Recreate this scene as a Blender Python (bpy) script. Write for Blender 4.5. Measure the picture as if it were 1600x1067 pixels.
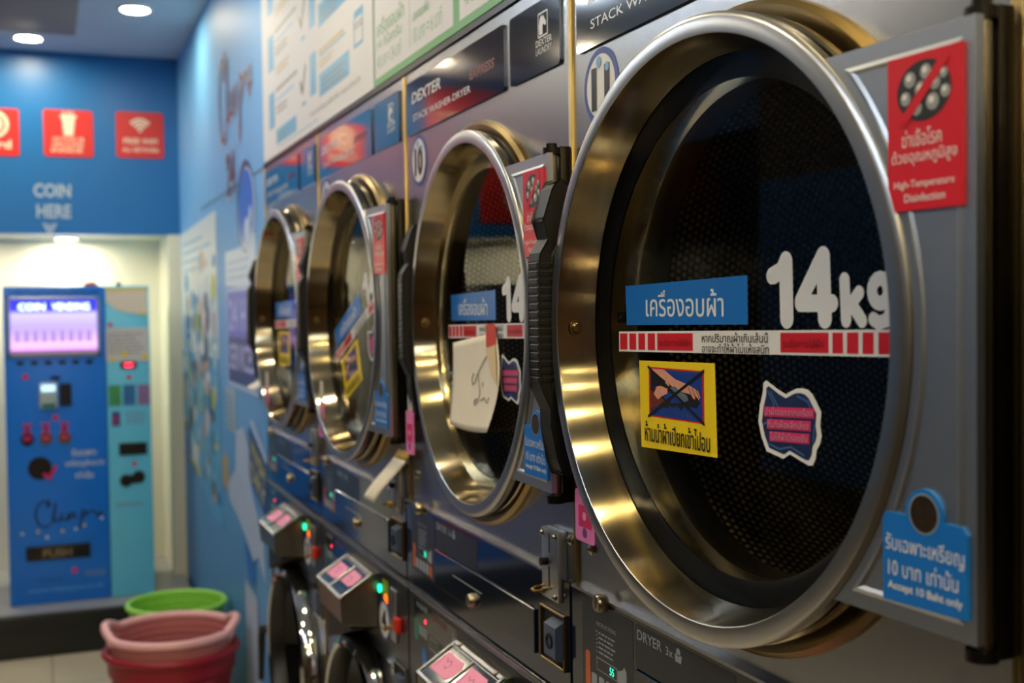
import bpy, bmesh, math, random
from math import sin, cos, pi, radians, sqrt
from mathutils import Vector, Matrix
from mathutils.geometry import tessellate_polygon

for o in list(bpy.data.objects):
    bpy.data.objects.remove(o)
S = bpy.context.scene
COL = S.collection
H = 1.6                                    # camera height; z values below are often given from it
DX = 0.6813                                # the machines' front plane
PITCH = 0.80
SEAM = 1.4797                              # seam between the first two machines
random.seed(7)

# ------------------------------------------------------------------ camera
cd = bpy.data.cameras.new('camera'); cam = bpy.data.objects.new('camera', cd); COL.objects.link(cam)
yaw, pit, rol = 0.3784, -0.0288, -0.0129
fw = Vector((sin(yaw)*cos(pit), cos(yaw)*cos(pit), sin(pit)))
rt = Vector((cos(yaw), -sin(yaw), 0)); up = rt.cross(fw)
r2 = rt*cos(rol)+up*sin(rol); u2 = -rt*sin(rol)+up*cos(rol)
cam.matrix_world = Matrix(((r2.x, u2.x, -fw.x, 0), (r2.y, u2.y, -fw.y, 0), (r2.z, u2.z, -fw.z, H), (0, 0, 0, 1)))
cd.sensor_width = 36; cd.lens = 1837.3/1600*36; cd.clip_start = 0.02
cd.dof.use_dof = True; cd.dof.focus_distance = 1.40; cd.dof.aperture_fstop = 4.6
S.camera = cam
# ------------------------------------------------------------------ world, exposure
w = bpy.data.worlds.new('world'); S.world = w; w.use_nodes = True
w.node_tree.nodes['Background'].inputs[0].default_value = (0.02, 0.03, 0.06, 1)
w.node_tree.nodes['Background'].inputs[1].default_value = 0.3
S.view_settings.view_transform = 'Standard'; S.view_settings.look = 'None'
S.view_settings.gamma = 1; S.view_settings.use_curve_mapping = False
S.view_settings.exposure = 0.3
WARM = (1.0, 0.86, 0.60); GOLD = (1.0, 0.77, 0.34); COOL = (0.74, 0.87, 1.0)
LAMP = 170.0

# ------------------------------------------------------------------ materials
def lin(c):
    return tuple(((v/255)/12.92 if v/255 <= .04045 else ((v/255+.055)/1.055)**2.4) for v in c)
MATS = {}
def mat(name, rgb, rough=0.5, metal=0.0, noise=0.0, nscale=20, emit=0.0, spec=0.5, coat=0.0, aniso=0.0, arot=0.0, bump=0.0, stretch=(1, 1, 1), alpha=1):
    if name in MATS: return MATS[name]
    m = bpy.data.materials.new(name); m.use_nodes = True; MATS[name] = m
    nt = m.node_tree; b = nt.nodes['Principled BSDF']
    c = lin(rgb)+(1,)
    b.inputs['Base Color'].default_value = c; b.inputs['Roughness'].default_value = rough
    b.inputs['Metallic'].default_value = metal; b.inputs['Specular IOR Level'].default_value = spec
    b.inputs['Coat Weight'].default_value = coat; b.inputs['Coat Roughness'].default_value = 0.04
    if emit:
        b.inputs['Emission Color'].default_value = c; b.inputs['Emission Strength'].default_value = emit
    if aniso:
        b.inputs['Anisotropic'].default_value = aniso; b.inputs['Anisotropic Rotation'].default_value = arot
        tg = nt.nodes.new('ShaderNodeTangent'); tg.direction_type = 'RADIAL'; tg.axis = 'Y'
        nt.links.new(tg.outputs[0], b.inputs['Tangent'])
    if noise or bump:
        tc = nt.nodes.new('ShaderNodeTexCoord'); mp = nt.nodes.new('ShaderNodeMapping')
        mp.inputs['Scale'].default_value = stretch
        nz = nt.nodes.new('ShaderNodeTexNoise'); nz.inputs['Scale'].default_value = nscale; nz.inputs['Detail'].default_value = 4
        nt.links.new(tc.outputs['Object'], mp.inputs[0]); nt.links.new(mp.outputs[0], nz.inputs['Vector'])
        if noise:
            mx = nt.nodes.new('ShaderNodeMix'); mx.data_type = 'RGBA'
            mx.inputs[6].default_value = tuple(v*(1-noise) for v in c[:3])+(1,)
            mx.inputs[7].default_value = tuple(min(1, v*(1+noise)) for v in c[:3])+(1,)
            nt.links.new(nz.outputs[0], mx.inputs[0]); nt.links.new(mx.outputs[2], b.inputs['Base Color'])
        if bump:
            bp = nt.nodes.new('ShaderNodeBump'); bp.inputs['Strength'].default_value = bump; bp.inputs['Distance'].default_value = 0.001
            nt.links.new(nz.outputs[0], bp.inputs['Height']); nt.links.new(bp.outputs[0], b.inputs['Normal'])
    return m
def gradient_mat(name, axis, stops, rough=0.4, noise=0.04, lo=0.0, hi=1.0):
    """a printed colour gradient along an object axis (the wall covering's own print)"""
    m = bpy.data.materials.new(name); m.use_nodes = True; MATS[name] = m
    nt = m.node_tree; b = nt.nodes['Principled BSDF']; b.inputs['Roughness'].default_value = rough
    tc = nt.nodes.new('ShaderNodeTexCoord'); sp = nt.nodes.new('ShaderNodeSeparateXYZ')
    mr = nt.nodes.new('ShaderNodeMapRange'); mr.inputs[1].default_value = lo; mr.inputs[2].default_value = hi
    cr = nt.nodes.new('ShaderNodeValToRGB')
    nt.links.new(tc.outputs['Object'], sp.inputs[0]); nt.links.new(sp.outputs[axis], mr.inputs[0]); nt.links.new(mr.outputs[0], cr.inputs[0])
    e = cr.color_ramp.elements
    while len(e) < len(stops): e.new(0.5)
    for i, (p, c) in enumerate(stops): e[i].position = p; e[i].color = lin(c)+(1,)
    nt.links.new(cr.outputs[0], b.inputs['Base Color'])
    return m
def glass_mat(name, tint=0.76, base=0.045):
    m = bpy.data.materials.new(name); m.use_nodes = True; MATS[name] = m
    nt = m.node_tree; nt.nodes.clear()
    out = nt.nodes.new('ShaderNodeOutputMaterial'); mix = nt.nodes.new('ShaderNodeMixShader')
    tr = nt.nodes.new('ShaderNodeBsdfTransparent'); tr.inputs[0].default_value = (tint, tint, tint*0.99, 1)
    gl = nt.nodes.new('ShaderNodeBsdfGlossy'); gl.inputs['Roughness'].default_value = 0.012
    lw = nt.nodes.new('ShaderNodeLayerWeight'); lw.inputs[0].default_value = 0.5
    pw = nt.nodes.new('ShaderNodeMath'); pw.operation = 'POWER'; pw.inputs[1].default_value = 7.0
    ma = nt.nodes.new('ShaderNodeMath'); ma.operation = 'MULTIPLY_ADD'; ma.inputs[1].default_value = 1-base; ma.inputs[2].default_value = base
    nt.links.new(lw.outputs['Facing'], pw.inputs[0]); nt.links.new(pw.outputs[0], ma.inputs[0]); nt.links.new(ma.outputs[0], mix.inputs[0])
    nt.links.new(tr.outputs[0], mix.inputs[1]); nt.links.new(gl.outputs[0], mix.inputs[2]); nt.links.new(mix.outputs[0], out.inputs[0])
    return m
def perforated_mat(name, hole=(156, 130, 84), rim=(116, 108, 94)):
    """steel sheet punched with staggered round holes, read from the UV map (metres)"""
    m = bpy.data.materials.new(name); m.use_nodes = True; MATS[name] = m
    nt = m.node_tree; N = nt.nodes; L = nt.links; b = N['Principled BSDF']
    uv = N.new('ShaderNodeUVMap'); uv.uv_map = 'UVMap'
    def cell(off):
        a = N.new('ShaderNodeVectorMath'); a.operation = 'ADD'; a.inputs[1].default_value = off
        mo = N.new('ShaderNodeVectorMath'); mo.operation = 'MODULO'; mo.inputs[1].default_value = (PX, PY, 1)
        su = N.new('ShaderNodeVectorMath'); su.operation = 'SUBTRACT'; su.inputs[1].default_value = (PX/2, PY/2, 0)
        le = N.new('ShaderNodeVectorMath'); le.operation = 'LENGTH'
        L.new(uv.outputs[0], a.inputs[0]); L.new(a.outputs[0], mo.inputs[0]); L.new(mo.outputs[0], su.inputs[0]); L.new(su.outputs[0], le.inputs[0])
        return le.outputs['Value']
    PX, PY = 0.0108, 0.0187
    c1 = cell((10*PX, 10*PY, 0)); c2 = cell((10.5*PX, 10.5*PY, 0))
    mn = N.new('ShaderNodeMath'); mn.operation = 'MINIMUM'; L.new(c1, mn.inputs[0]); L.new(c2, mn.inputs[1])
    cr = N.new('ShaderNodeValToRGB'); mr = N.new('ShaderNodeMapRange'); mr.inputs[2].default_value = 0.0072
    L.new(mn.outputs[0], mr.inputs[0]); L.new(mr.outputs[0], cr.inputs[0])
    e = cr.color_ramp.elements; cr.color_ramp.interpolation = 'LINEAR'
    for i in range(3): e.new(0.5)
    for i, (p, c) in enumerate([(0, hole), (.36, tuple(v*.92 for v in hole)), (.42, (7, 6, 6)), (.50, rim), (.58, (11, 10, 10))]):  # hole tone brightened as if lit; rim ring is a painted highlight
        e[i].position = p; e[i].color = lin(c)+(1,)
    L.new(cr.outputs[0], b.inputs['Base Color'])
    b.inputs['Roughness'].default_value = 0.42; b.inputs['Metallic'].default_value = 0.6
    bp = N.new('ShaderNodeBump'); bp.inputs['Distance'].default_value = 0.002; bp.inputs['Strength'].default_value = 0.8
    st = N.new('ShaderNodeMath'); st.operation = 'GREATER_THAN'; st.inputs[1].default_value = 0.5
    L.new(mr.outputs[0], bp.inputs['Height']); L.new(bp.outputs[0], b.inputs['Normal'])
    return m
def tile_mat(name, rgb, grout, size=0.6):
    m = bpy.data.materials.new(name); m.use_nodes = True; MATS[name] = m
    nt = m.node_tree; b = nt.nodes['Principled BSDF']; b.inputs['Roughness'].default_value = 0.22
    tc = nt.nodes.new('ShaderNodeTexCoord'); br = nt.nodes.new('ShaderNodeTexBrick')
    br.offset = 0; br.inputs['Scale'].default_value = 1; br.inputs['Brick Width'].default_value = size; br.inputs['Row Height'].default_value = size
    br.inputs['Mortar Size'].default_value = 0.004
    br.inputs['Color1'].default_value = lin(rgb)+(1,); br.inputs['Color2'].default_value = tuple(v*.95 for v in lin(rgb))+(1,); br.inputs['Mortar'].default_value = lin(grout)+(1,)
    nt.links.new(tc.outputs['Object'], br.inputs['Vector']); nt.links.new(br.outputs[0], b.inputs['Base Color'])
    return m

STEEL = mat('brushed_cabinet_steel', (172, 173, 176), 0.27, 1.0, noise=.05, nscale=30, bump=.06, stretch=(1, 1, 60))
RING = mat('brushed_ring_steel', (166, 154, 128), 0.15, 1.0, noise=.04, nscale=60, aniso=.85, arot=.25)
LIP = mat('satin_lip_steel', (182, 182, 184), 0.30, 1.0, noise=.04, nscale=60)
CHROME = mat('polished_chrome', (205, 205, 205), 0.07, 1.0)
PLATE = mat('satin_hinge_plate', (182, 187, 196), 0.38, 1.0, noise=.04, nscale=80)
BRASS = mat('yellowed_edge_metal', (150, 128, 84), 0.32, 1.0, noise=.1, nscale=12)
DARKM = mat('dark_bronze_hinge', (32, 29, 26), 0.4, .8, noise=.2, nscale=50)
RUBBER = mat('black_rubber', (14, 14, 15), 0.35)
BLACKP = mat('black_plastic', (12, 12, 13), 0.5, bump=.15, nscale=500)
RIBP = mat('ribbed_plastic', (15, 15, 17), 0.42)
NAVY = mat('navy_acrylic', (12, 22, 38), 0.10, spec=.5, coat=.35)
HEAD = mat('navy_header_film', (16, 28, 50), 0.10, spec=.7, coat=1.0)
NAVY2 = mat('charcoal_print', (40, 43, 48), 0.28, spec=.4)
INKG = mat('grey_print', (150, 156, 162), 0.3)
INKW = mat('white_print', (222, 222, 226), 0.35)
INKR = mat('red_print_dark', (120, 34, 40), 0.3)
INKK = mat('black_print', (16, 16, 20), 0.35)
WHITE = mat('white_vinyl', (226, 224, 226), 0.4)
REDV = mat('red_vinyl', (205, 26, 44), 0.35)
DRED = mat('dark_red_print', (120, 12, 26), 0.4)
BLUEV = mat('blue_vinyl', (16, 108, 192), 0.35)
BLUED = mat('deep_blue_print', (18, 58, 140), 0.35)
YELV = mat('yellow_vinyl', (236, 204, 22), 0.4)
DENIM = mat('wavy_denim_print', (20, 36, 78), 0.4, noise=.85, nscale=75, stretch=(1, 1, 2))
PINKT = mat('pink_tag_print', (214, 44, 104), 0.4)
SKIN = mat('printed_skin', (216, 150, 128), 0.4, noise=.15, nscale=90)
SKIN2 = mat('printed_sleeve', (104, 36, 30), 0.4)
CLOTHG = mat('printed_grey_cloth', (92, 108, 122), 0.4, noise=.3, nscale=120)
CLOTHD = mat('printed_dark_cloth', (18, 16, 24), 0.4)
LB0 = mat('sticker_bubble_blue', (120, 170, 214), .4)
GERM = mat('printed_grey_germs', (150, 152, 152), 0.4, noise=.4, nscale=120)
GERMD = mat('printed_dark_disc', (34, 36, 38), 0.4)
RINGB = mat('sticker_blue_ring', (52, 74, 150), 0.35)
PAPER = mat('note_paper', (232, 222, 206), 0.75, noise=.05, nscale=30)
PAPERT = mat('note_paper_tan', (206, 184, 146), 0.75)
TAPER = mat('red_tape', (214, 66, 48), 0.45)
TAPEY = mat('masking_tape', (208, 170, 84), 0.6)
PENCIL = mat('pencil_line', (120, 112, 110), 0.7)
PINKC = mat('pink_card', (236, 128, 190), 0.4)
PINKP = mat('pink_note', (240, 150, 190), 0.6)
PEN = mat('pen_line', (150, 60, 100), 0.6)
HOLE = mat('dark_recess', (8, 8, 9), 0.6)
GLASS = glass_mat('door_glass')
GLASSD = mat('washer_glass', (10, 11, 13), 0.06, spec=.35)
PERF = perforated_mat('perforated_drum_steel'); PERFB = perforated_mat('perforated_drum_back_shaded', (34, 31, 27), (40, 38, 35))  # back sheet is a darkened copy, painting the unlit drum end
INNERST = mat('inner_collar_steel', (214, 202, 168), 0.2, 1.0, aniso=.7, arot=.25)
GREENLED = mat('green_led', (30, 230, 170), 0.3, emit=2.2)
REDLED = mat('red_led', (255, 40, 70), 0.3, emit=3.0)
ORANGELED = mat('orange_led', (255, 110, 20), 0.3, emit=1.6)
REDB = mat('red_button', (196, 40, 26), 0.35)
ORANGEP = mat('orange_print', (200, 96, 50), 0.4)
GREENP = mat('green_print', (40, 126, 104), 0.4)
LIMEP = mat('lime_sticker', (150, 176, 30), 0.4)
LOCKM = mat('lock_metal', (160, 150, 130), 0.25, 1.0)
COINB = mat('grey_blue_plastic', (66, 78, 104), 0.35)

# ------------------------------------------------------------------ mesh helpers
class MB:
    def __init__(s): s.v = []; s.f = []; s.m = []; s.mats = []; s.uv = None; s.sm = []
    def mi(s, m):
        if m not in s.mats: s.mats.append(m)
        return s.mats.index(m)
    def add(s, vs, fs, m, smooth=False):
        o = len(s.v); s.v += [tuple(v) for v in vs]; i = s.mi(m)
        for f in fs: s.f.append([a+o for a in f]); s.m.append(i); s.sm.append(smooth)
        return s
    def box(s, x0, x1, y0, y1, z0, z1, m, bev=0.0, seg=2):
        if bev:
            bm = bmesh.new(); bmesh.ops.create_cube(bm, size=1)
            for v in bm.verts: v.co = Vector(((x0+x1)/2+v.co.x*(x1-x0), (y0+y1)/2+v.co.y*(y1-y0), (z0+z1)/2+v.co.z*(z1-z0)))
            bmesh.ops.bevel(bm, geom=bm.edges[:], offset=bev, segments=seg, affect='EDGES', profile=.5)
            bm.verts.index_update(); s.add([v.co[:] for v in bm.verts], [[v.index for v in f.verts] for f in bm.faces], m, True); bm.free(); return s
        return s.add([(x, y, z) for x in (x0, x1) for y in (y0, y1) for z in (z0, z1)],
                     [(0, 1, 3, 2), (4, 6, 7, 5), (0, 4, 5, 1), (2, 3, 7, 6), (0, 2, 6, 4), (1, 5, 7, 3)], m)
    def lathe(s, prof, m, n=96, cx=0, cz=0, a0=0, a1=2*pi, close=False):
        """profile [(r, y)] turned about the y axis"""
        full = abs(a1-a0-2*pi) < 1e-6; k = n if full else n+1; vs = []; fs = []; P = len(prof)
        for i in range(k):
            a = a0+(a1-a0)*i/n
            for r, y in prof: vs.append((cx+r*cos(a), y, cz+r*sin(a)))
        for i in range(n):
            j = (i+1) % k
            for q in range(P if close else P-1):
                q2 = (q+1) % P
                fs.append((i*P+q, i*P+q2, j*P+q2, j*P+q))
        return s.add(vs, fs, m, True)
    def lathez(s, prof, m, n=64, cx=0, cy=0, close=False):
        vs = []; fs = []; P = len(prof)
        for i in range(n):
            a = 2*pi*i/n
            for r, z in prof: vs.append((cx+r*cos(a), cy+r*sin(a), z))
        for i in range(n):
            j = (i+1) % n
            for q in range(P if close else P-1):
                q2 = (q+1) % P; fs.append((i*P+q, j*P+q, j*P+q2, i*P+q2))
        return s.add(vs, fs, m, True)
    def disc(s, r, y, m, cx=0, cz=0, n=48, rx=None):
        rx = rx or r
        return s.add([(cx+rx*cos(2*pi*i/n), y, cz+r*sin(2*pi*i/n)) for i in range(n)], [list(range(n))[::1]], m)
    def tube(s, pts, r, m, n=10, closed=False, cap=True):
        pts = [Vector(p) for p in pts]; K = len(pts); vs = []; fs = []; prev = None
        for i, p in enumerate(pts):
            if closed: t = pts[(i+1) % K]-pts[i-1]
            else: t = pts[min(i+1, K-1)]-pts[max(i-1, 0)]
            t.normalize()
            if prev is None: a = t.orthogonal().normalized()
            else: a = (prev-t*prev.dot(t)).normalized()
            prev = a; b = t.cross(a); rr = r[i] if isinstance(r, (list, tuple)) else r
            for q in range(n):
                g = 2*pi*q/n; vs.append(p+a*(rr*cos(g))+b*(rr*sin(g)))
        for i in range(K if closed else K-1):
            j = (i+1) % K
            for q in range(n): fs.append((i*n+q, i*n+(q+1) % n, j*n+(q+1) % n, j*n+q))
        if cap and not closed: fs += [list(range(n))[::-1], [(K-1)*n+q for q in range(n)]]
        return s.add(vs, fs, m, True)
    def prism_yz(s, pts, x0, x1, m):
        """polygon of (y, z) extruded along x"""
        n = len(pts); vs = [(x0, y, z) for y, z in pts]+[(x1, y, z) for y, z in pts]
        tri = tessellate_polygon([[Vector((y, z, 0)) for y, z in pts]])
        fs = [tuple(t) for t in tri]+[tuple(a+n for a in t)[::-1] for t in tri]+[(i, (i+1) % n, n+(i+1) % n, n+i) for i in range(n)]
        return s.add(vs, fs, m)
    def prism_xz(s, pts, y0, y1, m):
        n = len(pts); vs = [(x, y0, z) for x, z in pts]+[(x, y1, z) for x, z in pts]
        tri = tessellate_polygon([[Vector((x, z, 0)) for x, z in pts]])
        fs = [tuple(t) for t in tri]+[tuple(a+n for a in t)[::-1] for t in tri]+[(i, (i+1) % n, n+(i+1) % n, n+i) for i in range(n)]
        return s.add(vs, fs, m)
    # flat print on a sheet facing -y
    def poly(s, pts, y, m):
        tri = tessellate_polygon([[Vector((x, z, 0)) for x, z in pts]])
        return s.add([(x, y, z) for x, z in pts], [tuple(t) for t in tri], m)
    def rect(s, x0, z0, x1, z1, y, m): return s.add([(x0, y, z0), (x1, y, z0), (x1, y, z1), (x0, y, z1)], [(0, 1, 2, 3)], m)
    def stroke(s, pts, wd, y, m, n=8):
        for i in range(len(pts)-1):
            a = Vector(pts[i]); b = Vector(pts[i+1]); d = b-a
            if d.length < 1e-9: continue
            g = math.atan2(d.y, d.x); P = []
            for q in range(n+1): P.append((b.x+wd*cos(g-pi/2+pi*q/n), b.y+wd*sin(g-pi/2+pi*q/n)))
            for q in range(n+1): P.append((a.x+wd*cos(g+pi/2+pi*q/n), a.y+wd*sin(g+pi/2+pi*q/n)))
            s.add([(x, y-2e-5*(i % 6), z) for x, z in P], [list(range(len(P)))], m)
        return s
    def fat_union(s, strokes, y, m, g=.0007):
        """one seamless flat shape: the union of round-ended strokes [(points, half width)]"""
        seg = []
        for P, wd in strokes:
            for i in range(len(P)-1): seg.append((P[i][0], P[i][1], P[i+1][0]-P[i][0], P[i+1][1]-P[i][1], wd))
        X0 = min(min(a, a+c)-w_ for a, b, c, d, w_ in seg)-g; X1 = max(max(a, a+c)+w_ for a, b, c, d, w_ in seg)+g
        Z0 = min(min(b, b+d)-w_ for a, b, c, d, w_ in seg)-g; Z1 = max(max(b, b+d)+w_ for a, b, c, d, w_ in seg)+g
        nx = int((X1-X0)/g)+1; nz = int((Z1-Z0)/g)+1
        def sd(x, z):
            r = 1e9
            for a, b, c, d, w_ in seg:
                L = c*c+d*d; t = ((x-a)*c+(z-b)*d)/L if L else 0; t = 0 if t < 0 else 1 if t > 1 else t
                e = sqrt((x-a-c*t)**2+(z-b-d*t)**2)-w_
                if e < r: r = e
            return r
        F = [[sd(X0+i*g, Z0+j*g) for i in range(nx+1)] for j in range(nz+1)]
        for j in range(nz):
            run = None
            for i in range(nx+1):
                full = i < nx and F[j][i] < 0 and F[j][i+1] < 0 and F[j+1][i] < 0 and F[j+1][i+1] < 0
                if full and run is None: run = i
                if not full and run is not None:
                    s.rect(X0+run*g, Z0+j*g, X0+i*g, Z0+(j+1)*g, y, m); run = None
                if not full and i < nx:
                    C4 = [(i, j), (i+1, j), (i+1, j+1), (i, j+1)]; v = [F[b][a] for a, b in C4]
                    if min(v) >= 0: continue
                    P = []
                    for q in range(4):
                        a, b = C4[q], C4[(q+1) % 4]; va, vb = v[q], v[(q+1) % 4]
                        if va < 0: P.append((X0+a[0]*g, y, Z0+a[1]*g))
                        if (va < 0) != (vb < 0): t = va/(va-vb); P.append((X0+(a[0]+(b[0]-a[0])*t)*g, y, Z0+(a[1]+(b[1]-a[1])*t)*g))
                    if len(P) > 2: s.add(P, [tuple(range(len(P)))], m)
        return s
    def text(s, body, x, z, wd, ht, y, m, off=0.0, rot=0, shear=0):
        thai = any(ord(ch) > 0xE00 for ch in body)
        if thai and off > 0 and not getattr(s, '_b', 0):
            s._b = 1; d = off*ht*.9
            for q, (dx, dz) in enumerate(((-d, -d*.4), (d, -d*.4), (-d, d*.4), (d, d*.4))): s.text(body, x+dx, z+dz, wd, ht, y-3e-5*q, m, 0, rot, shear)
            s._b = 0; return s
        vs, fs = text_mesh(body, 0 if thai else off)
        xs = [v[0] for v in vs]; zs = [v[1] for v in vs]
        if not xs: return s
        ax, bx, az, bz = min(xs), max(xs), min(zs), max(zs)
        out = []
        for a, b in vs:
            px = (a-ax)/(bx-ax)*wd-wd/2; pz = (b-az)/(bz-az)*ht-ht/2; px += shear*pz
            out.append((x+wd/2+px*cos(rot)-pz*sin(rot), y, z+ht/2+px*sin(rot)+pz*cos(rot)))
        return s.add(out, fs, m)
    def build(s, name, parent=None, loc=(0, 0, 0), rotz=0, sharp=32):
        me = bpy.data.meshes.new(name); me.from_pydata(s.v, [], s.f); me.update()
        for m in s.mats: me.materials.append(m)
        me.polygons.foreach_set('material_index', s.m); me.polygons.foreach_set('use_smooth', s.sm)
        if any(s.sm): me.set_sharp_from_angle(angle=radians(sharp))
        if s.uv:
            ul = me.uv_layers.new(name='UVMap')
            for lp in me.loops: ul.data[lp.index].uv = s.uv[lp.vertex_index]
        o = bpy.data.objects.new(name, me); COL.objects.link(o); o.location = loc; o.rotation_euler = (0, 0, rotz)
        if parent: o.parent = parent
        return o
TC = {}
def text_mesh(body, off):
    if (body, off) in TC: return TC[(body, off)]
    cu = bpy.data.curves.new('txt', 'FONT'); cu.body = body; cu.size = 1; cu.offset = off; cu.resolution_u = 3
    ob = bpy.data.objects.new('txt', cu); COL.objects.link(ob)
    dg = bpy.context.evaluated_depsgraph_get(); dg.update()
    me = bpy.data.meshes.new_from_object(ob.evaluated_get(dg))
    r = ([(v.co.x, v.co.y) for v in me.vertices], [tuple(p.vertices) for p in me.polygons])
    bpy.data.objects.remove(ob); bpy.data.curves.remove(cu); bpy.data.meshes.remove(me)
    TC[(body, off)] = r; return r
def tag(o, label=None, cat=None, group=None, kind=None):
    if label: o['label'] = label
    if cat: o['category'] = cat
    if group: o['group'] = group
    if kind: o['kind'] = kind
    return o
def empty(name, loc, rz=0):
    o = bpy.data.objects.new(name, None); COL.objects.link(o); o.location = loc; o.rotation_euler = (0, 0, rz); o.empty_display_size = .1
    return o
def lines(mb, x, z, wd, ht, n, y, m, frac=.5, ragged=.25, seed=1):
    """rows of small print too fine to read"""
    R = random.Random(seed); st = ht/n
    for i in range(n):
        ww = wd*(1-ragged*R.random()); zz = z+ht-(i+1)*st; cx = x
        while cx < x+ww:
            l = st*R.uniform(.8, 2.4); e = min(cx+l, x+ww)
            mb.rect(cx, zz, e, zz+st*frac, y, m); cx = e+st*.35

# ------------------------------------------------------------------ room shell (kind = structure)
def struct(name, mb, loc=(0, 0, 0), rz=0):
    o = mb.build(name, None, loc, rz); o['kind'] = 'structure'; return o
XL = -1.95; YB = 6.45; YF = -4.2; ZC = H+1.33
FLOOR = tile_mat('floor_tile', (196, 186, 166), (150, 142, 128))
CEIL = mat('ceiling_paint', (196, 204, 216), 0.6, noise=.04, nscale=3)
BLUEW = mat('blue_wall_paint', (22, 110, 176), 0.38, noise=.05, nscale=2)
NICHEW = mat('niche_cream', (236, 230, 208), 0.55)
DARKST = mat('black_step', (18, 18, 20), 0.4)
STEPT = mat('grey_step_top', (150, 152, 156), 0.35)
BROWNW = mat('warm_brown_wall', (104, 72, 42), 0.55, noise=.15, nscale=4)
NIGHT = mat('dark_shopfront_glass', (6, 7, 10), 0.15)
struct('floor', MB().box(XL-.1, DX+.9, 1.6, 7.2, -.1, 0, FLOOR))
struct('floor_behind_viewer', MB().box(XL-.1, DX+.9, YF, 1.6, -.1, 0, tile_mat('dark_unseen_tile', (62, 50, 38), (30, 26, 22))))  # unseen floor added dark so the door rings mirror brown
struct('ceiling', MB().box(XL-.1, DX+.9, YF, 7.2, ZC, ZC+.1, CEIL))
struct('trim_1', MB().box(-1.1, .165, 5.0, 5.89, ZC-.035, ZC-.0, mat('ceiling_hatch', (140, 130, 126), .7), .004))
# back wall: blue bulkhead over a lit niche
struct('wall_back', MB().box(XL, DX, YB, YB+.12, H+.408, ZC, BLUEW))
nb = MB(); nb.box(XL, DX, 6.95, 7.05, 0.0, H+.45, NICHEW); nb.box(XL, DX, YB+.12, 6.95, H+.408, H+.46, NICHEW)
struct('wall_niche', nb)
struct('wall_niche_side', MB().box(.615, DX+.02, YB, 6.95, 0, H+.408, NICHEW))
struct('step', MB().box(XL, .66, 5.87, 6.95, 0, .195, DARKST, .004)) 
struct('trim_2', MB().box(XL, .66, 5.90, 6.95, .195, .203, STEPT))
# right wall behind and beyond the machines
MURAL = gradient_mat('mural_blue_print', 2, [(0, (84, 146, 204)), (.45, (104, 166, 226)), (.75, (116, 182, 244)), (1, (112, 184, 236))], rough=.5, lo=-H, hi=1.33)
Y_END = SEAM+3*PITCH
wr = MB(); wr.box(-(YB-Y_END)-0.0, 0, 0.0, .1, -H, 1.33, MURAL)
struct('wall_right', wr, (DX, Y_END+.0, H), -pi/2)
struct('wall_right_upper', MB().box(DX, DX+.1, YF, Y_END, H+.478, ZC, BLUEW))
struct('trim_3', MB().box(DX-.004, DX+.012, YF, Y_END+.004, H+.467, H+.478, RUBBER))
seam = MB().box(-(5.55-Y_END), 0, -.002, .001, .4655, .472, mat('mural_seam', (60, 100, 140), .5))
struct('trim_4', seam, (DX, Y_END, H), -pi/2)
struct('wall_right_near', MB().box(DX, DX+.1, YF, SEAM-2*PITCH, 0, H+.467, BROWNW))
# wall across the aisle: dark opening at the far end, blue wall nearer
wl = MB(); BSW = mat('blue_side_wall', (30, 84, 128), .45); DSW = mat('dark_side_wall', (62, 54, 48), .5)
wl.box(XL-.1, XL, 2.6, 4.3, H-.75, H+.55, BSW); wl.box(XL-.1, XL, 2.6, 4.3, 0, H-.75, DSW); wl.box(XL-.1, XL, 2.6, 4.3, H+.55, ZC, DSW); wl.box(XL-.1, XL, YF, 2.6, 0, ZC, DSW); wl.box(XL-.1, XL, 4.3, YB, H+.8, ZC, MATS['blue_side_wall'])
struct('wall_left', wl)
struct('window_1', MB().box(XL-.08, XL-.05, 4.3, YB, 0, H+.8, NIGHT))
struct('wall_front', MB().box(XL-.1, DX+.9, YF-.1, YF, 0, ZC, BROWNW))

# ------------------------------------------------------------------ ceiling lamps
DIFF = mat('warm_lamp_diffuser', (255, 255, 255), .5)
def emitter(name, col, st):
    m = bpy.data.materials.new(name); m.use_nodes = True; nt = m.node_tree; nt.nodes.clear()
    o = nt.nodes.new('ShaderNodeOutputMaterial'); e = nt.nodes.new('ShaderNodeEmission')
    e.inputs[0].default_value = col+(1,); e.inputs[1].default_value = st; nt.links.new(e.outputs[0], o.inputs[0]); return m
EW = emitter('warm_lamp_light', WARM, LAMP); EC = emitter('cool_tube_light', COOL, 54.0); EN = emitter('niche_lamp_light', (1.0, .90, .66), 190.0); EG = emitter('golden_lamp_light', GOLD, 230.0)
TRIMW = mat('lamp_trim_white', (225, 225, 225), .4)
def downlight(x, y, label, z=ZC, em=None, r=.056, group='round ceiling downlights'):
    t = empty('ceiling_downlight', (x, y, z)); tag(t, label, 'ceiling lamp', group)
    MB().lathez([(r, -.001), (r+.004, -.010), (r+.016, -.008), (r+.02, -.0005)], TRIMW, 40).build('trim_ring', t)
    n = 40; MB().add([(r*cos(2*pi*i/n), r*sin(2*pi*i/n), -.005) for i in range(n)], [list(range(n))[::-1]], em or EW).build('diffuser', t)
downlight(-.04, 6.14, 'glowing round ceiling lamp close to the blue wall above the drinks sign')
downlight(.40, 5.42, 'glowing round ceiling lamp nearest the mural wall, right one of the two in view')
for x, y in [(-.62, 6.02), (-1.3, 5.55), (-1.3, 3.6), (.10, 3.8), (.30, 2.6), (-.45, 1.9), (-1.35, 1.5)]:
    downlight(x, y, 'round warm ceiling lamp over the aisle outside the picture')
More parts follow.
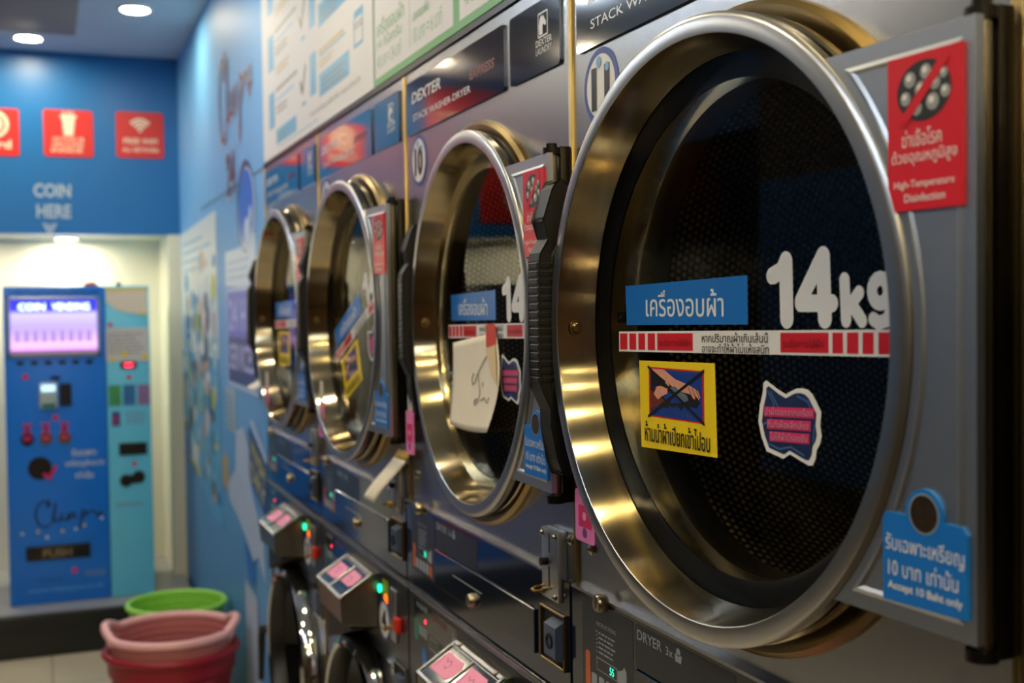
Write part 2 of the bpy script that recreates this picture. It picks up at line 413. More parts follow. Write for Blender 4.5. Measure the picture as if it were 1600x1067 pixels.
for x, y in [(.42, .08), (.42, .98), (.40, -.75), (.42, -1.9), (.42, -3.2), (-.25, -.55), (-.25, -1.5), (-.25, -2.5), (-1.35, -.6), (-1.35, -2.3)]:
    downlight(x, y, 'round golden ceiling lamp behind the viewer', em=EG)
downlight(.12, 6.78, 'small bright lamp in the niche ceiling above the blue vending cabinet', H+.408, EN, .05, 'niche lamps')
for x in (-.5, -1.08, -1.6): downlight(x, 6.78, 'small bright lamp in the niche ceiling left of the vending cabinets', H+.408, EN, .05, 'niche lamps')
def tube_lamp(x, y, label):
    t = empty('tube_lamp', (x, y, ZC)); tag(t, label, 'ceiling lamp', 'cool tube lamps on the ceiling')
    MB().box(-.04, .04, -.62, .62, -.03, 0, TRIMW, .004).build('housing', t)
    MB().tube([(0, -.6, -.045), (0, .6, -.045)], .014, EC, 12).build('tube', t)
tube_lamp(-.95, .6, 'cool white tube lamp on the ceiling over the aisle')
tube_lamp(-.95, -2.0, 'cool white tube lamp on the ceiling near the entrance')
tube_lamp(-.75, 3.9, 'cool white tube lamp on the ceiling before the niche')

# ------------------------------------------------------------------ laundry machines
ZR = -.0265                 # ring centre height from camera
XR = .0148                  # ring centre right of cabinet centre
HP = .0448                  # lip stands this far out of the cabinet
ANG = {-1: 0.0, 0: .0429, 1: -.0271, 2: .0206, 3: .0206}
HL = .46
R = .3208
def rrect(mb, x0, z0, x1, z1, r, y, m, n=5):
    P = []
    for cx, cz, a in ((x1-r, z1-r, 0), (x0+r, z1-r, 90), (x0+r, z0+r, 180), (x1-r, z0+r, 270)):
        for q in range(n+1):
            g = radians(a+90*q/n); P.append((cx+r*cos(g), cz+r*sin(g)))
    mb.poly(P, y, m); return P
def screw(mb, x, y, z, r=.008, m=None):
    m = m or LOCKM
    mb.lathe([(r, y), (r*.95, y-.003), (r*.5, y-.0055), (0.0001, y-.006)], m, 16, x, z)
    mb.rect(x-r*.6, z-r*.1, x+r*.6, z+r*.1, y-.0062, HOLE)
def dexter_horse(mb, x, z, s, y, m, md):
    rrect(mb, x, z, x+s, z+s, s*.08, y, m)
    rrect(mb, x+s*.07, z+s*.07, x+s*.93, z+s*.93, s*.06, y-.0002, md)
    P = [(.18, .1), (.12, .45), (.2, .72), (.38, .9), (.46, .8), (.62, .84), (.66, .76), (.86, .52), (.84, .42), (.74, .4), (.6, .5), (.52, .46), (.5, .3), (.52, .1)]
    mb.poly([(x+a*s, z+b*s) for a, b in P], y-.0004, m)
    mb.poly([(x+a*s, z+b*s) for a, b in [(.52, .1), (.5, .3), (.55, .42), (.66, .36), (.7, .1)]], y-.0005, md)

def hands_picture(mb, x0, z0, x1, z1, y):
    W = x1-x0; Hh = z1-z0
    T = lambda P: [(x0+a*W, z0+b*Hh) for a, b in P]
    mb.rect(x0, z0, x1, z1, y, REDV)
    b = .03; mb.poly(T([(b, b), (1-b, b), (1-b, 1-b), (b, 1-b)]), y-.0002, BLUED)
    mb.poly(T([(.04, .6), (.04, .92), (.3, .9), (.62, .62), (.86, .55), (.93, .4), (.88, .28), (.7, .3), (.45, .5), (.2, .62)]), y-.0003, CLOTHD)
    mb.poly(T([(.03, .12), (.03, .6), (.12, .58), (.3, .4), (.42, .34), (.36, .2), (.2, .26)]), y-.00032, CLOTHD)
    mb.poly(T([(.05, .97), (.3, .97), (.5, .8), (.72, .72), (.9, .62), (.94, .5), (.92, .44), (.86, .52), (.84, .44), (.76, .54), (.62, .56), (.46, .64), (.2, .84)]), y-.0004, SKIN)
    for a in (.74, .8, .86): mb.stroke(T([(a, .66), (a+.07, .46)]), .0006, y-.00055, SKIN2)
    mb.poly(T([(.03, .55), (.03, .15), (.12, .2), (.3, .34), (.2, .48), (.1, .5)]), y-.0004, SKIN2)
    mb.poly(T([(.1, .46), (.16, .62), (.24, .64), (.34, .6), (.4, .66), (.34, .76), (.31, .7), (.36, .58), (.36, .5), (.26, .44), (.18, .36)]), y-.0005, SKIN)
    mb.poly(T([(.4, .62), (.5, .66), (.6, .56), (.7, .52), (.74, .42), (.66, .36), (.56, .42), (.46, .5)]), y-.0005, CLOTHG)
    mb.poly(T([(.36, .3), (.55, .34), (.74, .36), (.9, .4), (.86, .3), (.76, .3), (.72, .22), (.66, .3), (.6, .2), (.54, .28), (.44, .24)]), y-.00045, CLOTHD)
    for q in (.64, .72, .78): mb.stroke(T([(q, .08), (q, .16)]), .0004, y-.0005, CLOTHG)
    mb.stroke(T([(.0, .0), (1, 1)]), .0017, y-.0007, INKK); mb.stroke(T([(0, 1), (1, 0)]), .0017, y-.0008, INKK)

DEC = {}
def glass_stickers(door, yg, k, rot, full=True):
    """labels stuck on the outside of the porthole glass; x, z measured from the ring centre"""
    def place(mb, name, label=None):
        if rot:
            mb.v = [(a*cos(rot)-c*sin(rot), b, a*sin(rot)+c*cos(rot)) for a, b, c in mb.v]
        o = mb.build(name, door)
        if label: o['label'] = label
        return o
    y = yg-.0006
    mb = MB(); mb.prism_xz([(-.207, .0035), (.0406, .0062), (.0401, .0564), (-.2092, .0508)], yg, y, BLUEV)
    mb.text('เครื่องอบผ้า', -.161, .0140, .159, .0300, y-.0002, INKW, off=.012)
    place(mb, 'blue_label', 'blue label with white Thai lettering')
    mb = MB(); x0, x1 = -.2263, .262
    zt = lambda x: -.0045+(x-x0)*.0168; zb = lambda x: -.0289+(x-x0)*.0182
    mb.prism_xz([(x0, zb(x0)), (x1, zb(x1)), (x1, zt(x1)), (x0, zt(x0))], yg, y, WHITE)
    def bar(a, b, m=REDV, ins=.0024): mb.poly([(a, zb(a)+ins), (b, zb(b)+ins), (b, zt(b)-ins), (a, zt(a)-ins)], y-.0002, m)
    for a, b in [(-.2234, -.206), (-.2006, -.1847), (-.1794, -.164), (-.1579, -.1413), (-.1364, -.0615), (.0947, .1667), (.172, .1866), (.1921, .2074), (.2127, .2269), (.2331, .2485), (.254, .260)]: bar(a, b)
    sh = .0175
    def tx(s_, a, z, wd, ht, m, off=0):
        vs0 = len(mb.v); mb.text(s_, a, z, wd, ht, y-.0004, m, off); mb.v[vs0:] = [(p, q, r+(p-x0)*sh) for p, q, r in mb.v[vs0:]]
    tx('ระดับการใส่ผ้า', -.1319, -.0215, .0655, .0085, DRED, .012); tx('ระดับการใส่ผ้า', .0989, -.0215, .0600, .0085, DRED, .012)
    tx('หากปริมาณผ้าเกินเส้นนี้', -.0432, -.0170, .1180, .0105, INKK, .008); tx('อาจจะทำให้ผ้าไม่แห้งสนิท', -.0432, -.0280, .1195, .0100, INKK, .008)
    place(mb, 'load_line_strip', 'white strip with red blocks and black Thai lettering')
    # weight decal: fat rounded strokes
    FS = []
    def fat(pts, wd_): FS.append((pts, wd_))
    fat([(.1035, .0675), (.1047, .0128)], .0103); fat([(.1015, .0665), (.0955, .0595), (.0810, .0545)], .0084); fat([(.1030, .062), (.085, .0545)], .0084)
    fat([(.1590, .0700), (.1614, .0130)], .0098); fat([(.1570, .0690), (.1262, .0290)], .0088); fat([(.1256, .0270), (.1718, .0268)], .0082)
    fat([(.1888, .0478), (.1908, .0112)], .0068); fat([(.1955, .0240), (.2083, .0358)], .0064); fat([(.1975, .0265), (.2118, .0110)], .0066)
    fat([(.2352+.0102*cos(a), .0370+.0110*sin(a)) for a in [2*pi*i/16 for i in range(17)]], .0064); fat([(.2465, .044), (.2480, .020), (.2440, .0118), (.2330, .0090), (.2265, .0125)], .0062)
    if 'decal' not in DEC: q_ = MB().fat_union(FS, y, INKW); DEC['decal'] = (q_.v, q_.f)
    mb = MB(); mb.add(*DEC['decal'], INKW)
    place(mb, 'weight_decal', 'white decal reading 14kg')
    if not full: return
    mb = MB()
    mb.prism_xz([(-.1746, -.1410), (-.0164, -.1366), (-.0200, -.0358), (-.1783, -.0384)], yg, y, YELV)
    hands_picture(mb, -.1560, -.1028, -.0398, -.0450, y-.0002)
    mb.text('ห้ามนำผ้าเปียกเข้าไปอบ', -.1650, -.1325, .1365, .0235, y-.0009, INKK, .012)
    place(mb, 'yellow_label', 'yellow label with crossed-out picture of hands wringing cloth')
    mb = MB()
    B = [(0.0706, -0.0495), (0.0896, -0.0575), (0.1018, -0.0615), (0.110, -.0582), (0.1191, -0.0548), (0.1280, -.0540), (0.1358, -0.0552), (0.1425, -.0590), (0.1471, -0.065), (0.1551, -0.0748), (0.1534, -0.0874), (0.1555, -0.0976), (0.1530, -.1050), (0.1483, -0.1109), (0.1465, -.1200), (0.1425, -0.1262), (.1370, -.1270), (0.1252, -0.124), (0.1082, -0.1194), (0.0977, -0.1249), (0.0709, -0.1202), (0.0626, -0.1065), (0.0575, -0.0912), (0.0603, -0.0753), (0.0655, -0.0615), (.0665, -.0520)]
    mb.prism_xz(B, yg, y, WHITE)
    cx, cz = .107, -.090; mb.poly([(cx+(a-cx)*.87, cz+(b-cz)*.87) for a, b in B], y-.0002, DENIM)
    for W_ in ([(.072, -.058), (.084, -.072), (.078, -.088), (.066, -.094)], [(.078, -.060), (.092, -.076)], [(.120, -.062), (.136, -.066), (.144, -.078)], [(.074, -.112), (.092, -.116), (.110, -.112), (.130, -.118)], [(.146, -.088), (.144, -.104)]): mb.stroke(W_, .0009, y-.0003, mat('denim_wisp', (60, 96, 150), .4), 4)  # paler blue wisps of the label's own print
    for z, t, a, wd in ((-.0855, 'นำผ้าออกจากเครื่อง', .0700, .0740), (-.0975, 'ทันทีเพื่อหลีกเลี่ยง', .0745, .0640), (-.1095, 'ไม่ให้ผ้ามีรอยยับ', .0785, .0580)):
        n0 = len(mb.v); mb.rect(a-.002, z, a+wd+.002, z+.0098, y-.0004, PINKT); mb.text(t, a+.0004, z+.0012, wd, .0078, y-.0006, DRED, .016)
        mb.text(t, a, z+.0016, wd, .0078, y-.0009, PINKP, .004); mb.v[n0:] = [(p, q, r+(p-a)*.05) for p, q, r in mb.v[n0:]]
    place(mb, 'cloth_label', 'wavy dark blue label with pink Thai lettering and white edge')

def machine(k, label, dryer_no, washer_no, rot=0.0, paper_print=1):
    yc = SEAM+(k-.5)*PITCH; hw = PITCH/2-.0045
    t = empty('stacked_washer_dryer', (DX, yc, 0), -pi/2)
    tag(t, label, 'laundry machine', 'stainless stacked washer dryers along the wall')
    Z = lambda z: z+H
    cz = Z(ZR); ztop = Z(.464); zb = 0.02
    # cabinet with a round opening for the drum and one for the washer
    mb = MB(); rh = .300
    def plate_hole(x0, x1, z0, z1, cx, c_z, r, y):
        n = 96; vs = []; fs = []
        for i in range(n):
            a = 2*pi*i/n; dx, dz = cos(a), sin(a)
            tx = ((x1-cx)/dx if dx > 1e-9 else (x0-cx)/dx if dx < -1e-9 else 1e9); tz = ((z1-c_z)/dz if dz > 1e-9 else (z0-c_z)/dz if dz < -1e-9 else 1e9)
            q = min(tx, tz); vs += [(cx+r*dx, y, c_z+r*dz), (cx+q*dx, y, c_z+q*dz)]
        for i in range(n): j = (i+1) % n; fs.append((2*i, 2*i+1, 2*j+1, 2*j))
        for X, Zc in ((x0, z0), (x1, z0), (x1, z1), (x0, z1)):
            best = sorted(range(n), key=lambda i: (vs[2*i+1][0]-X)**2+(vs[2*i+1][2]-Zc)**2)[:2]
            o = len(vs); vs.append((X, y, Zc)); fs.append((2*best[0]+1, o, 2*best[1]+1))
        mb.add(vs, fs, STEEL)
    plate_hole(-hw, hw, Z(-.383), ztop, XR, cz, rh, 0)
    plate_hole(-hw, hw, zb, Z(-.383), 0, Z(-1.03), .22, 0)
    mb.add([(-hw, 0, zb), (-hw, .8, zb), (-hw, .8, ztop), (-hw, 0, ztop)], [(0, 1, 2, 3)], BRASS)
    mb.add([(hw, 0, zb), (hw, .8, zb), (hw, .8, ztop), (hw, 0, ztop)], [(3, 2, 1, 0)], BRASS)
    mb.add([(-hw, 0, ztop), (hw, 0, ztop), (hw, .8, ztop), (-hw, .8, ztop)], [(0, 1, 2, 3)], STEEL)
    mb.add([(-hw, .8, zb), (hw, .8, zb), (hw, .8, ztop), (-hw, .8, ztop)], [(3, 2, 1, 0)], STEEL)
    mb.build('cabinet', t)
    mb = MB()
    mb.box(-hw-.0035, -hw+.003, -.004, .02, zb, ztop, BRASS, .001); mb.build('edge_trim', t)
    mb = MB(); mb.box(hw-.003, hw+.0035, -.002, .02, zb, ztop, BRASS, .001); mb.build('edge_trim', t)
    # header panels
    mb = MB(); x0, x1, z0, z1 = -.374, .157, Z(.3405), Z(.4435)
    P = rrect(mb, x0, z0, x1, z1, .006, -.0040, HEAD); mb.prism_xz(P, -.0005, -.0039, HEAD)
    mb.text('DEXTER', -.335, Z(.399), .180, .021, -.0043, INKW, .02, shear=.25)
    mb.text('EXPRESS', .000, Z(.384), .115, .016, -.0043, INKR, .02, shear=.25)
    mb.text('STACK WASHER-DRYER', -.329, Z(.3645), .330, .0125, -.0043, INKW, .004)
    mb.build('header_panel', t)['label'] = 'navy panel with brand lettering'
    mb = MB(); P = rrect(mb, .182, z0, .370, z1, .006, -.0040, HEAD); mb.prism_xz(P, -.0005, -.0039, HEAD)
    dexter_horse(mb, .294, Z(.390), .036, -.0042, INKW, HEAD)
    mb.text('DEXTER', .286, Z(.3785), .058, .0095, -.0043, INKW, .01); mb.text('LAUNDRY', .286, Z(.3665), .058, .0095, -.0043, INKW, .0)
    mb.build('logo_panel', t)['label'] = 'small navy panel with horse head emblem'
    # round dryer number sticker
    mb = MB(); sx, sz = -.307, Z(.287)
    mb.lathe([(.0001, -.001), (.050, -.001), (.050, 0)], RINGB, 48, sx, sz); mb.disc(.0415, -.0012, WHITE, sx, sz)
    mb.disc(.007, -.0021, LB0, sx-.004, sz+.032, 20); mb.disc(.006, -.0021, LB0, sx+.020, sz+.022, 20)
    mb.text(dryer_no, sx-.027, sz-.030, .054, .056, -.0016, INKK, .055)
    mb.build('number_sticker', t)['label'] = 'round blue-rimmed number sticker'
    # base flange, collar, drum
    MB().lathe([(.300, .000), (.300, -.003), (.318, -.010), (.331, -.011), (.337, -.006), (.338, 0)], BRASS, 128, XR, cz).build('base_flange', t)
    mb = MB().lathe([(.300, -.002), (.300, .016), (.2615, .016), (.2605, .020), (.2605, .050), (.268, .062), (.30, .068), (.350, .072)], INNERST, 96, XR, cz); mb.build('drum_collar', t)
    # drum with UVs in metres
    mb = MB(); n = 96; RD = .345; D0, D1 = .060, .62; ys = [D0, .2, .4, D1]; vs = []; uv = []; fs = []
    for i in range(n+1):
        a = 2*pi*i/n
        for yy in ys: vs.append((XR+RD*cos(a), yy, cz+RD*sin(a))); uv.append((RD*a, yy))
    for i in range(n):
        for q in range(len(ys)-1): A = i*len(ys)+q; B2 = (i+1)*len(ys)+q; fs.append((A, A+1, B2+1, B2))
    o0 = len(vs)
    for i in range(n): a = 2*pi*i/n; vs.append((XR+RD*cos(a), D1, cz+RD*sin(a))); uv.append((RD*cos(a)+1, RD*sin(a)+1))
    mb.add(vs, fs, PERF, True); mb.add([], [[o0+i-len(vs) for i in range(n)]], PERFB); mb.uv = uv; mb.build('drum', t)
    mb = MB()
    for q in range(2):
        a = radians(75-120*q); ca, sa = cos(a), sin(a)
        def pt(r, s_, yy): return (XR+ca*r-sa*s_, yy, cz+sa*r+ca*s_)
        mb.add([pt(RD, -.05, .09), pt(RD, .05, .09), pt(RD-.06, .012, .09), pt(RD-.06, -.012, .09), pt(RD, -.05, .61), pt(RD, .05, .61), pt(RD-.06, .012, .61), pt(RD-.06, -.012, .61)],
               [(0, 1, 2, 3), (7, 6, 5, 4), (1, 5, 6, 2), (3, 2, 6, 7), (0, 3, 7, 4)], INNERST)
    mb.build('drum_baffle', t)
    # ---- door
    a = ANG[k]; dX = -HP*cos(a)-HL*sin(a); dY = HL*cos(a)-HL
    ring = MB()
    ring.lathe([(.2875, .0480), (.2900, .0385), (.2992, .0030), (.3000, .0008)], RING, 160)
    ring.lathe([(.3000, .0008), (.3008, .0000), (.3050, -.0003), (.3150, .0002), (.3188, .0012), (.3212, .0036)], LIP, 160)
    ring.lathe([(.3212, .0036), (.3212, .0135), (.3150, .0155)], RING, 160)
    ring.lathe([(.3150, .0155), (.3120, .0170), (.3120, .024), (.3185, .025)], RUBBER, 128)
    ring.lathe([(.3185, .025), (.3215, .027), (.3210, .0345), (.3100, .0365), (.2875, .0480)], RING, 128)
    door = ring.build('dryer_door', t, (XR-dY, dX, cz), a)
    door['label'] = 'round brushed steel porthole door'
    YG = .0490
    g = MB(); g.disc(.2880, YG, GLASS, n=96); g.build('door_glass', door)
    MB().lathe([(.2885, .0475), (.2895, .0560), (.262, .0575), (.2615, .0545), (.2700, .0512), (.2885, .0508)], RUBBER, 96).build('gasket', door)
    mb = MB(); bx = -.2925
    # small screw on the cone at the latch side
    mb.lathe([(.0001, -.006), (.005, -.006), (.0068, -.002), (.0068, .0), (.0095, .0), (.0095, .002)], BRASS, 20); mb.v = [(bx+.002+(p[1])*-.95*1.0, .022+p[0]*.9, p[2]) for p in mb.v]; mb.build('latch_screw', door)
    mb = MB(); mb.box(-.234, -.216, YG+.001, YG+.006, .006, .020, DARKM, .001, 1); mb.lathe([(.003, YG+.0008), (.0001, YG+.0002)], LOCKM, 12, -.225, .013); mb.build('glass_clip', door)
    # hinge plate: left edge follows the ring
    zt, zb2, xr = .2375, -.2300, .3865
    def arc(r, za, zb_, n=40):
        a0 = math.asin(za/r); a1 = math.asin(zb_/r)
        return [(r*cos(a0+(a1-a0)*i/n), r*sin(a0+(a1-a0)*i/n)) for i in range(n+1)]
    P = [(xr, zb2), (xr, zt)]+arc(.3185, zt, zb2)
    mb = MB(); n = len(P); mb.prism_xz(P, .0050, .0125, PLATE)
    def inset_outline(d):
        A = arc(.3185+.011+d, zt-.014-d, zb2+.013+d, 30)
        return [(xr-.012-d, zb2+.013+d), (xr-.012-d, zt-.014-d)]+A
    A = inset_outline(0); B = inset_outline(.004)
    for Q1, Q2, ya, yb_ in ((A, B, .0049, .0030), (B, inset_outline(.007), .0030, .0049)):
        m_ = len(Q1); vs = [(x, ya, z) for x, z in Q1]+[(x, yb_, z) for x, z in Q2]; mb.add(vs, [(i, (i+1) % m_, m_+(i+1) % m_, m_+i) for i in range(m_)], PLATE, True)
    mb.build('hinge_plate', door)
    YP = .0049
    mb = MB(); P = [(.297, .0985), (.3755, .0985), (.3755, .2195), (.297, .2195)]
    mb.prism_xz(P, YP, .0022, REDV); y = .0020; ex, ez, er = .3365, .190, .0235
    mb.disc(er, y, GERMD, ex, ez, 40, er*1.22)
    Rg = random.Random(3)
    for gx, gz, gr in ((-.012, .010, .0062), (.002, .014, .0058), (.010, .004, .0056), (-.002, .001, .0066), (-.016, -.004, .0055), (.008, -.010, .0066), (-.006, -.013, .0056), (.019, -.004, .0050), (.0175, .010, .0042)):
        mb.disc(gr, y-.0002, GERM, ex+gx*1.2, ez+gz, 16); mb.disc(gr*.45, y-.0003, WHITE, ex+gx*1.2-.001, ez+gz+.0015, 10)
    mb.poly([(ex-.026, ez-.020), (ex-.020, ez-.026), (ex+.027, ez+.020), (ex+.021, ez+.026)], y-.0005, REDV)
    mb.text('ฆ่าเชื้อโรค', .313, .1480, .042, .0135, y, INKW); mb.text('ด้วยอุณหภูมิสูง', .3015, .1330, .069, .0135, y, INKW)
    mb.text('High-Temperature', .304, .1145, .064, .0075, y, INKW, .006); mb.text('Disinfection', .3155, .1050, .043, .0065, y, INKW, .006)
    mb.build('red_label', door)['label'] = 'red label about high temperature disinfection'
    mb = MB(); mb2 = []
    mb.prism_xz([(.2895, -.2145), (.3795, -.2125), (.3795, -.148), (.3745, -.1425), (.357, -.1425), (.315, -.1425), (.294, -.1425), (.2895, -.147)], YP, .0022, BLUEV)
    mb.lathe([(.0001, .0021), (.0195, .0021), (.0195, YP)], BLUEV, 40, .3355, -.1385); mb.disc(.0160, .0019, INKG, .3355, -.1385, 40); mb.disc(.0148, .0018, mat('coin_picture', (66, 54, 40), .3, .6, noise=.5, nscale=150), .3355, -.1385, 40)
    mb.text('รับเฉพาะเหรียญ', .293, -.1755, .084, .0165, .0019, INKW); mb.text('10 บาท เท่านั้น', .296, -.1930, .075, .0150, .0019, INKW)
    mb.text('Accept 10 Baht only', .2955, -.2060, .080, .0085, .0019, INKW, .02)
    mb.build('coin_label', door)['label'] = 'blue label reading Accept 10 Baht only'
    # handle with ribbed grip
    mb = MB(); hx0, hx1 = -.348, -.322
    outer = [(.020, .189), (.010, .187), (.004, .178), (-.009, .139), (-.002, .114), (-.0135, .096), (-.0155, .086), (-.0155, -.073), (-.0125, -.082), (-.001, -.106), (-.0010, -.128), (.008, -.172), (.015, -.189), (.026, -.192)]
    inner = [(.030, -.185), (.030, -.120), (.020, -.098), (.0065, -.080), (.0065, .092), (.018, .112), (.030, .130), (.030, .183)]
    mb.prism_yz([(c, z) for c, z in outer+inner], hx0, hx1, BLACKP)
    hd = mb.build('handle', door); bv = hd.modifiers.new('bevel', 'BEVEL'); bv.width = .003; bv.segments = 2; bv.limit_method = 'ANGLE'
    mb = MB()
    for q in range(15):
        zz = .080-q*.0105; mb.box(hx0-.0007, hx1+.0007, -.0168, .0072, zz-.0040, zz+.0040, RIBP, .0012, 1)
    mb.build('grip_ribs', door)
    glass_stickers(door, YG, k, rot)
    # hinge pin and black hinge channel (on the cabinet)
    mb = MB(); px = .3945
    mb.tube([(px-.006, -.026, Z(-.262)), (px-.006, -.026, Z(.212))], .0078, LOCKM, 20)
    mb.build('hinge_pin', t)
    mb = MB(); mb.box(px-.014, px+.001, -.016, 0, Z(-.272), Z(.222), DARKM, .002)
    for zz in (Z(.214), Z(-.268)):
        mb.tube([(px-.006, -.026, zz-.004), (px-.006, -.026, zz+.005)], .0125, DARKM, 20); mb.tube([(px-.006, -.026, zz+.005), (px-.006, -.026, zz+.011)], .0080, DARKM, 8)
        mb.box(px-.012, px, -.026, 0, zz-.004, zz+.004, DARKM)
    for zz in (.176, .104, -.175, -.232):
        mb.tube([(px-.0114, -.0333, Z(zz)), (px-.0095, -.0305, Z(zz))], .0042, HOLE, 12)
    mb.build('hinge_channel', t)
    # ---- dryer control panel
    mb = MB(); c0 = -.010
    P = [(-hw, Z(-.545)), (hw, Z(-.545)), (hw, Z(-.384)), (.366, Z(-.384)), (.366, Z(-.391)), (.304, Z(-.391)), (.304, Z(-.384)), (-hw, Z(-.384))]
    mb.prism_xz(P, 0, c0, NAVY)
    mb.box(-hw, .304, c0-.0015, 0, Z(-.3865), Z(-.3825), STEEL)
    rrect(mb, -.362, Z(-.515), -.214, Z(-.392), .003, c0-.0003, NAVY2); rrect(mb, -.207, Z(-.447), .02, Z(-.392), .003, c0-.0003, NAVY2)
    y = c0-.0005
    mb.text('INSTRUCTIONS', -.318, Z(-.4215), .056, .0052, y, INKG)
    lines(mb, -.312, Z(-.457), .052, .032, 5, y, INKG, .35, seed=4); lines(mb, -.319, Z(-.457), .004, .032, 6, y, INKG, .3, seed=5)
    mb.rect(-.318, Z(-.4805), -.258, Z(-.4635), y, INKG); mb.rect(-.3165, Z(-.4792), -.2595, Z(-.4648), y-.0002, mat('dark_display', (10, 26, 24), .15))
    mb.text('55', -.279, Z(-.4772), .012, .010, y-.0004, GREENLED)
    mb.poly([(-.257, Z(-.483)), (-.232, Z(-.4835)), (-.232, Z(-.462)), (-.238, Z(-.456)), (-.244, Z(-.462)), (-.257, Z(-.466))], y, INKG)
    for q, (cc, m_) in enumerate([(-.345, ORANGEP), (-.326, INKG), (-.304, INKG), (-.283, INKG), (-.262, INKG), (-.240, ORANGEP)]):
        rrect(mb, cc-.008, Z(-.509), cc+.008, Z(-.488), .003, y, m_)
    rrect(mb, -.352, Z(-.490), -.338, Z(-.462), .004, y-.0001, ORANGEP)
    mb.text('DRYER', -.2025, Z(-.4105), .062, .0125, y, INKG, .012); mb.text('3x', -.131, Z(-.4105), .017, .0105, y, INKG, .01)
    bx0 = -.108; mb.poly([(bx0, Z(-.412)), (bx0+.013, Z(-.412)), (bx0+.015, Z(-.403)), (bx0-.002, Z(-.403))], y, INKG); mb.disc(.005, y, INKG, bx0+.0065, Z(-.400), 12)
    mb.build('dryer_control_panel', t)['label'] = 'dark glossy panel with dryer lettering'
    mb = MB(); mb.box(-.208, .276, c0-.004, c0, Z(-.516), Z(-.4485), NAVY, .0015, 1)
    mb.box(-.10, .05, c0-.0048, c0-.0035, Z(-.4765), Z(-.4755), INKG); mb.build('lint_cover', t)
    for lx, lz in ((.008, -.4965), (-.292, -.386)):
        mb = MB(); yy = c0-.004; mb.lathe([(.0125, yy+.004), (.0125, yy-.006), (.010, yy-.010), (.0001, yy-.0102)], LOCKM, 20, lx, Z(lz)); mb.rect(lx-.0012, Z(lz)-.006, lx+.0012, Z(lz)+.006, yy-.0104, HOLE); mb.build('lock', t)
    for sx_ in (.3815, -.350): mb = MB(); screw(mb, sx_, 0, Z(-.328)); mb.build('cabinet_screw', t)
    # coin slot plate
    mb = MB(); mb.box(.309, .368, -.015, 0, Z(-.420), Z(-.318), PLATE, .002)
    y = -.0153; mb.box(.3365, .3395, y-.0002, y+.002, Z(-.352), Z(-.324), HOLE); mb.box(.3345, .3385, y-.0002, y+.002, Z(-.402), Z(-.372), HOLE)
    for sx_, sz_ in ((.316, -.326), (.361, -.326), (.316, -.412), (.361, -.412)): screw(mb, sx_, y+.0005, Z(sz_), .0045)
    mb.tube([(.330, y, Z(-.3655)), (.330, y-.010, Z(-.3655))], .006, DARKM, 14)
    mb.build('coin_slot', t)
    mb = MB(); pts = [(.322+.0, -.015, Z(-.4015)), (.320, -.030, Z(-.4035)), (.326, -.038, Z(-.405)), (.340, -.038, Z(-.405)), (.346, -.030, Z(-.4035)), (.345, -.015, Z(-.4015))]
    mb.tube(pts, .0020, mat('brass_wire', (200, 160, 84), .2, 1.0), 10); mb.build('coin_lever', t)
    # coin return recess
    mb = MB(); x0, x1, z0, z1 = .300, .388, Z(-.513), Z(-.433)
    for b_ in ((x0, x0+.004, z0, z1), (x1-.004, x1, z0, z1), (x0, x1, z0, z0+.004), (x0, x1, z1-.004, z1)): mb.box(b_[0], b_[1], c0-.006, c0, b_[2], b_[3], BRASS, .001, 1)
    mb.rect(x0+.003, z0+.003, x1-.003, z1-.003, c0-.0006, HOLE)
    mb.prism_yz([(c0-.001, z1-.010), (c0-.016, z1-.018), (c0-.016, z0+.018), (c0-.001, z0+.012)], .340, .380, COINB)
    mb.lathe([(.011, c0-.0162), (.011, c0-.018), (.007, c0-.018), (.007, c0-.0164)], HOLE, 20, .360, (z0+z1)/2); mb.build('coin_return', t)
    # steel rail between dryer and washer panels
    mb = MB(); mb.box(-hw, hw, -.014, 0, Z(-.556), Z(-.549), STEEL, .0015); mb.box(-hw, hw, -.009, 0, Z(-.564), Z(-.5575), PLATE, .0015); mb.build('middle_rail', t)
    # ---- washer section
    c1 = -.008
    mb = MB(); mb.box(-hw, hw, c1, 0, Z(-.760), Z(-.5655), NAVY2, .001, 1)
    y = c1-.0004; rrect(mb, -.36, Z(-.625), -.10, Z(-.575), .003, y, NAVY)
    y -= .0002
    mb.text('WASHER', -.345, Z(-.588), .075, .011, y, INKG, .01); mb.text('EXPRESS', -.24, Z(-.592), .085, .012, y, INKR, .01, shear=.2); mb.text('3x', -.125, Z(-.600), .02, .013, y, INKG)
    rrect(mb, -.358, Z(-.655), -.334, Z(-.612), .006, y, GREENP); mb.disc(.022, y, BLUEV, -.296, Z(-.680), 24, .014)
    for q in range(4): mb.rect(-.328+q*.014, Z(-.640), -.318+q*.014, Z(-.622), y, INKG)
    mb.rect(-.262, Z(-.652), -.205, Z(-.628), y, INKG); mb.rect(-.260, Z(-.650), -.207, Z(-.630), y-.0002, MATS['dark_display'])
    mb.disc(.0045, y-.0003, REDLED, -.285, Z(-.606), 12)
    mb.build('washer_control_panel', t)['label'] = 'dark panel with washer lettering'
    # payment box, sloping face
    mb = MB(); bx0, bx1 = -.062, .172
    pr = [(0, Z(-.583)), (-.020, Z(-.583)), (-.096, Z(-.631)), (-.090, Z(-.688)), (0, Z(-.700))]
    mb.prism_yz(pr, bx0, bx1, mat('payment_box_steel', (112, 106, 96), .32, .9)); 
    pb = mb.build('payment_box', t); bv = pb.modifiers.new('bevel', 'BEVEL'); bv.width = .002; bv.segments = 2
    # face frame and tags, drawn in the tilted plane
    ey = Vector((0, -.076, -.048)).normalized(); nrm = Vector((0, -.048, .076)).normalized(); o_ = Vector((0, -.020, Z(-.583)))
    L_ = sqrt(.076**2+.048**2)
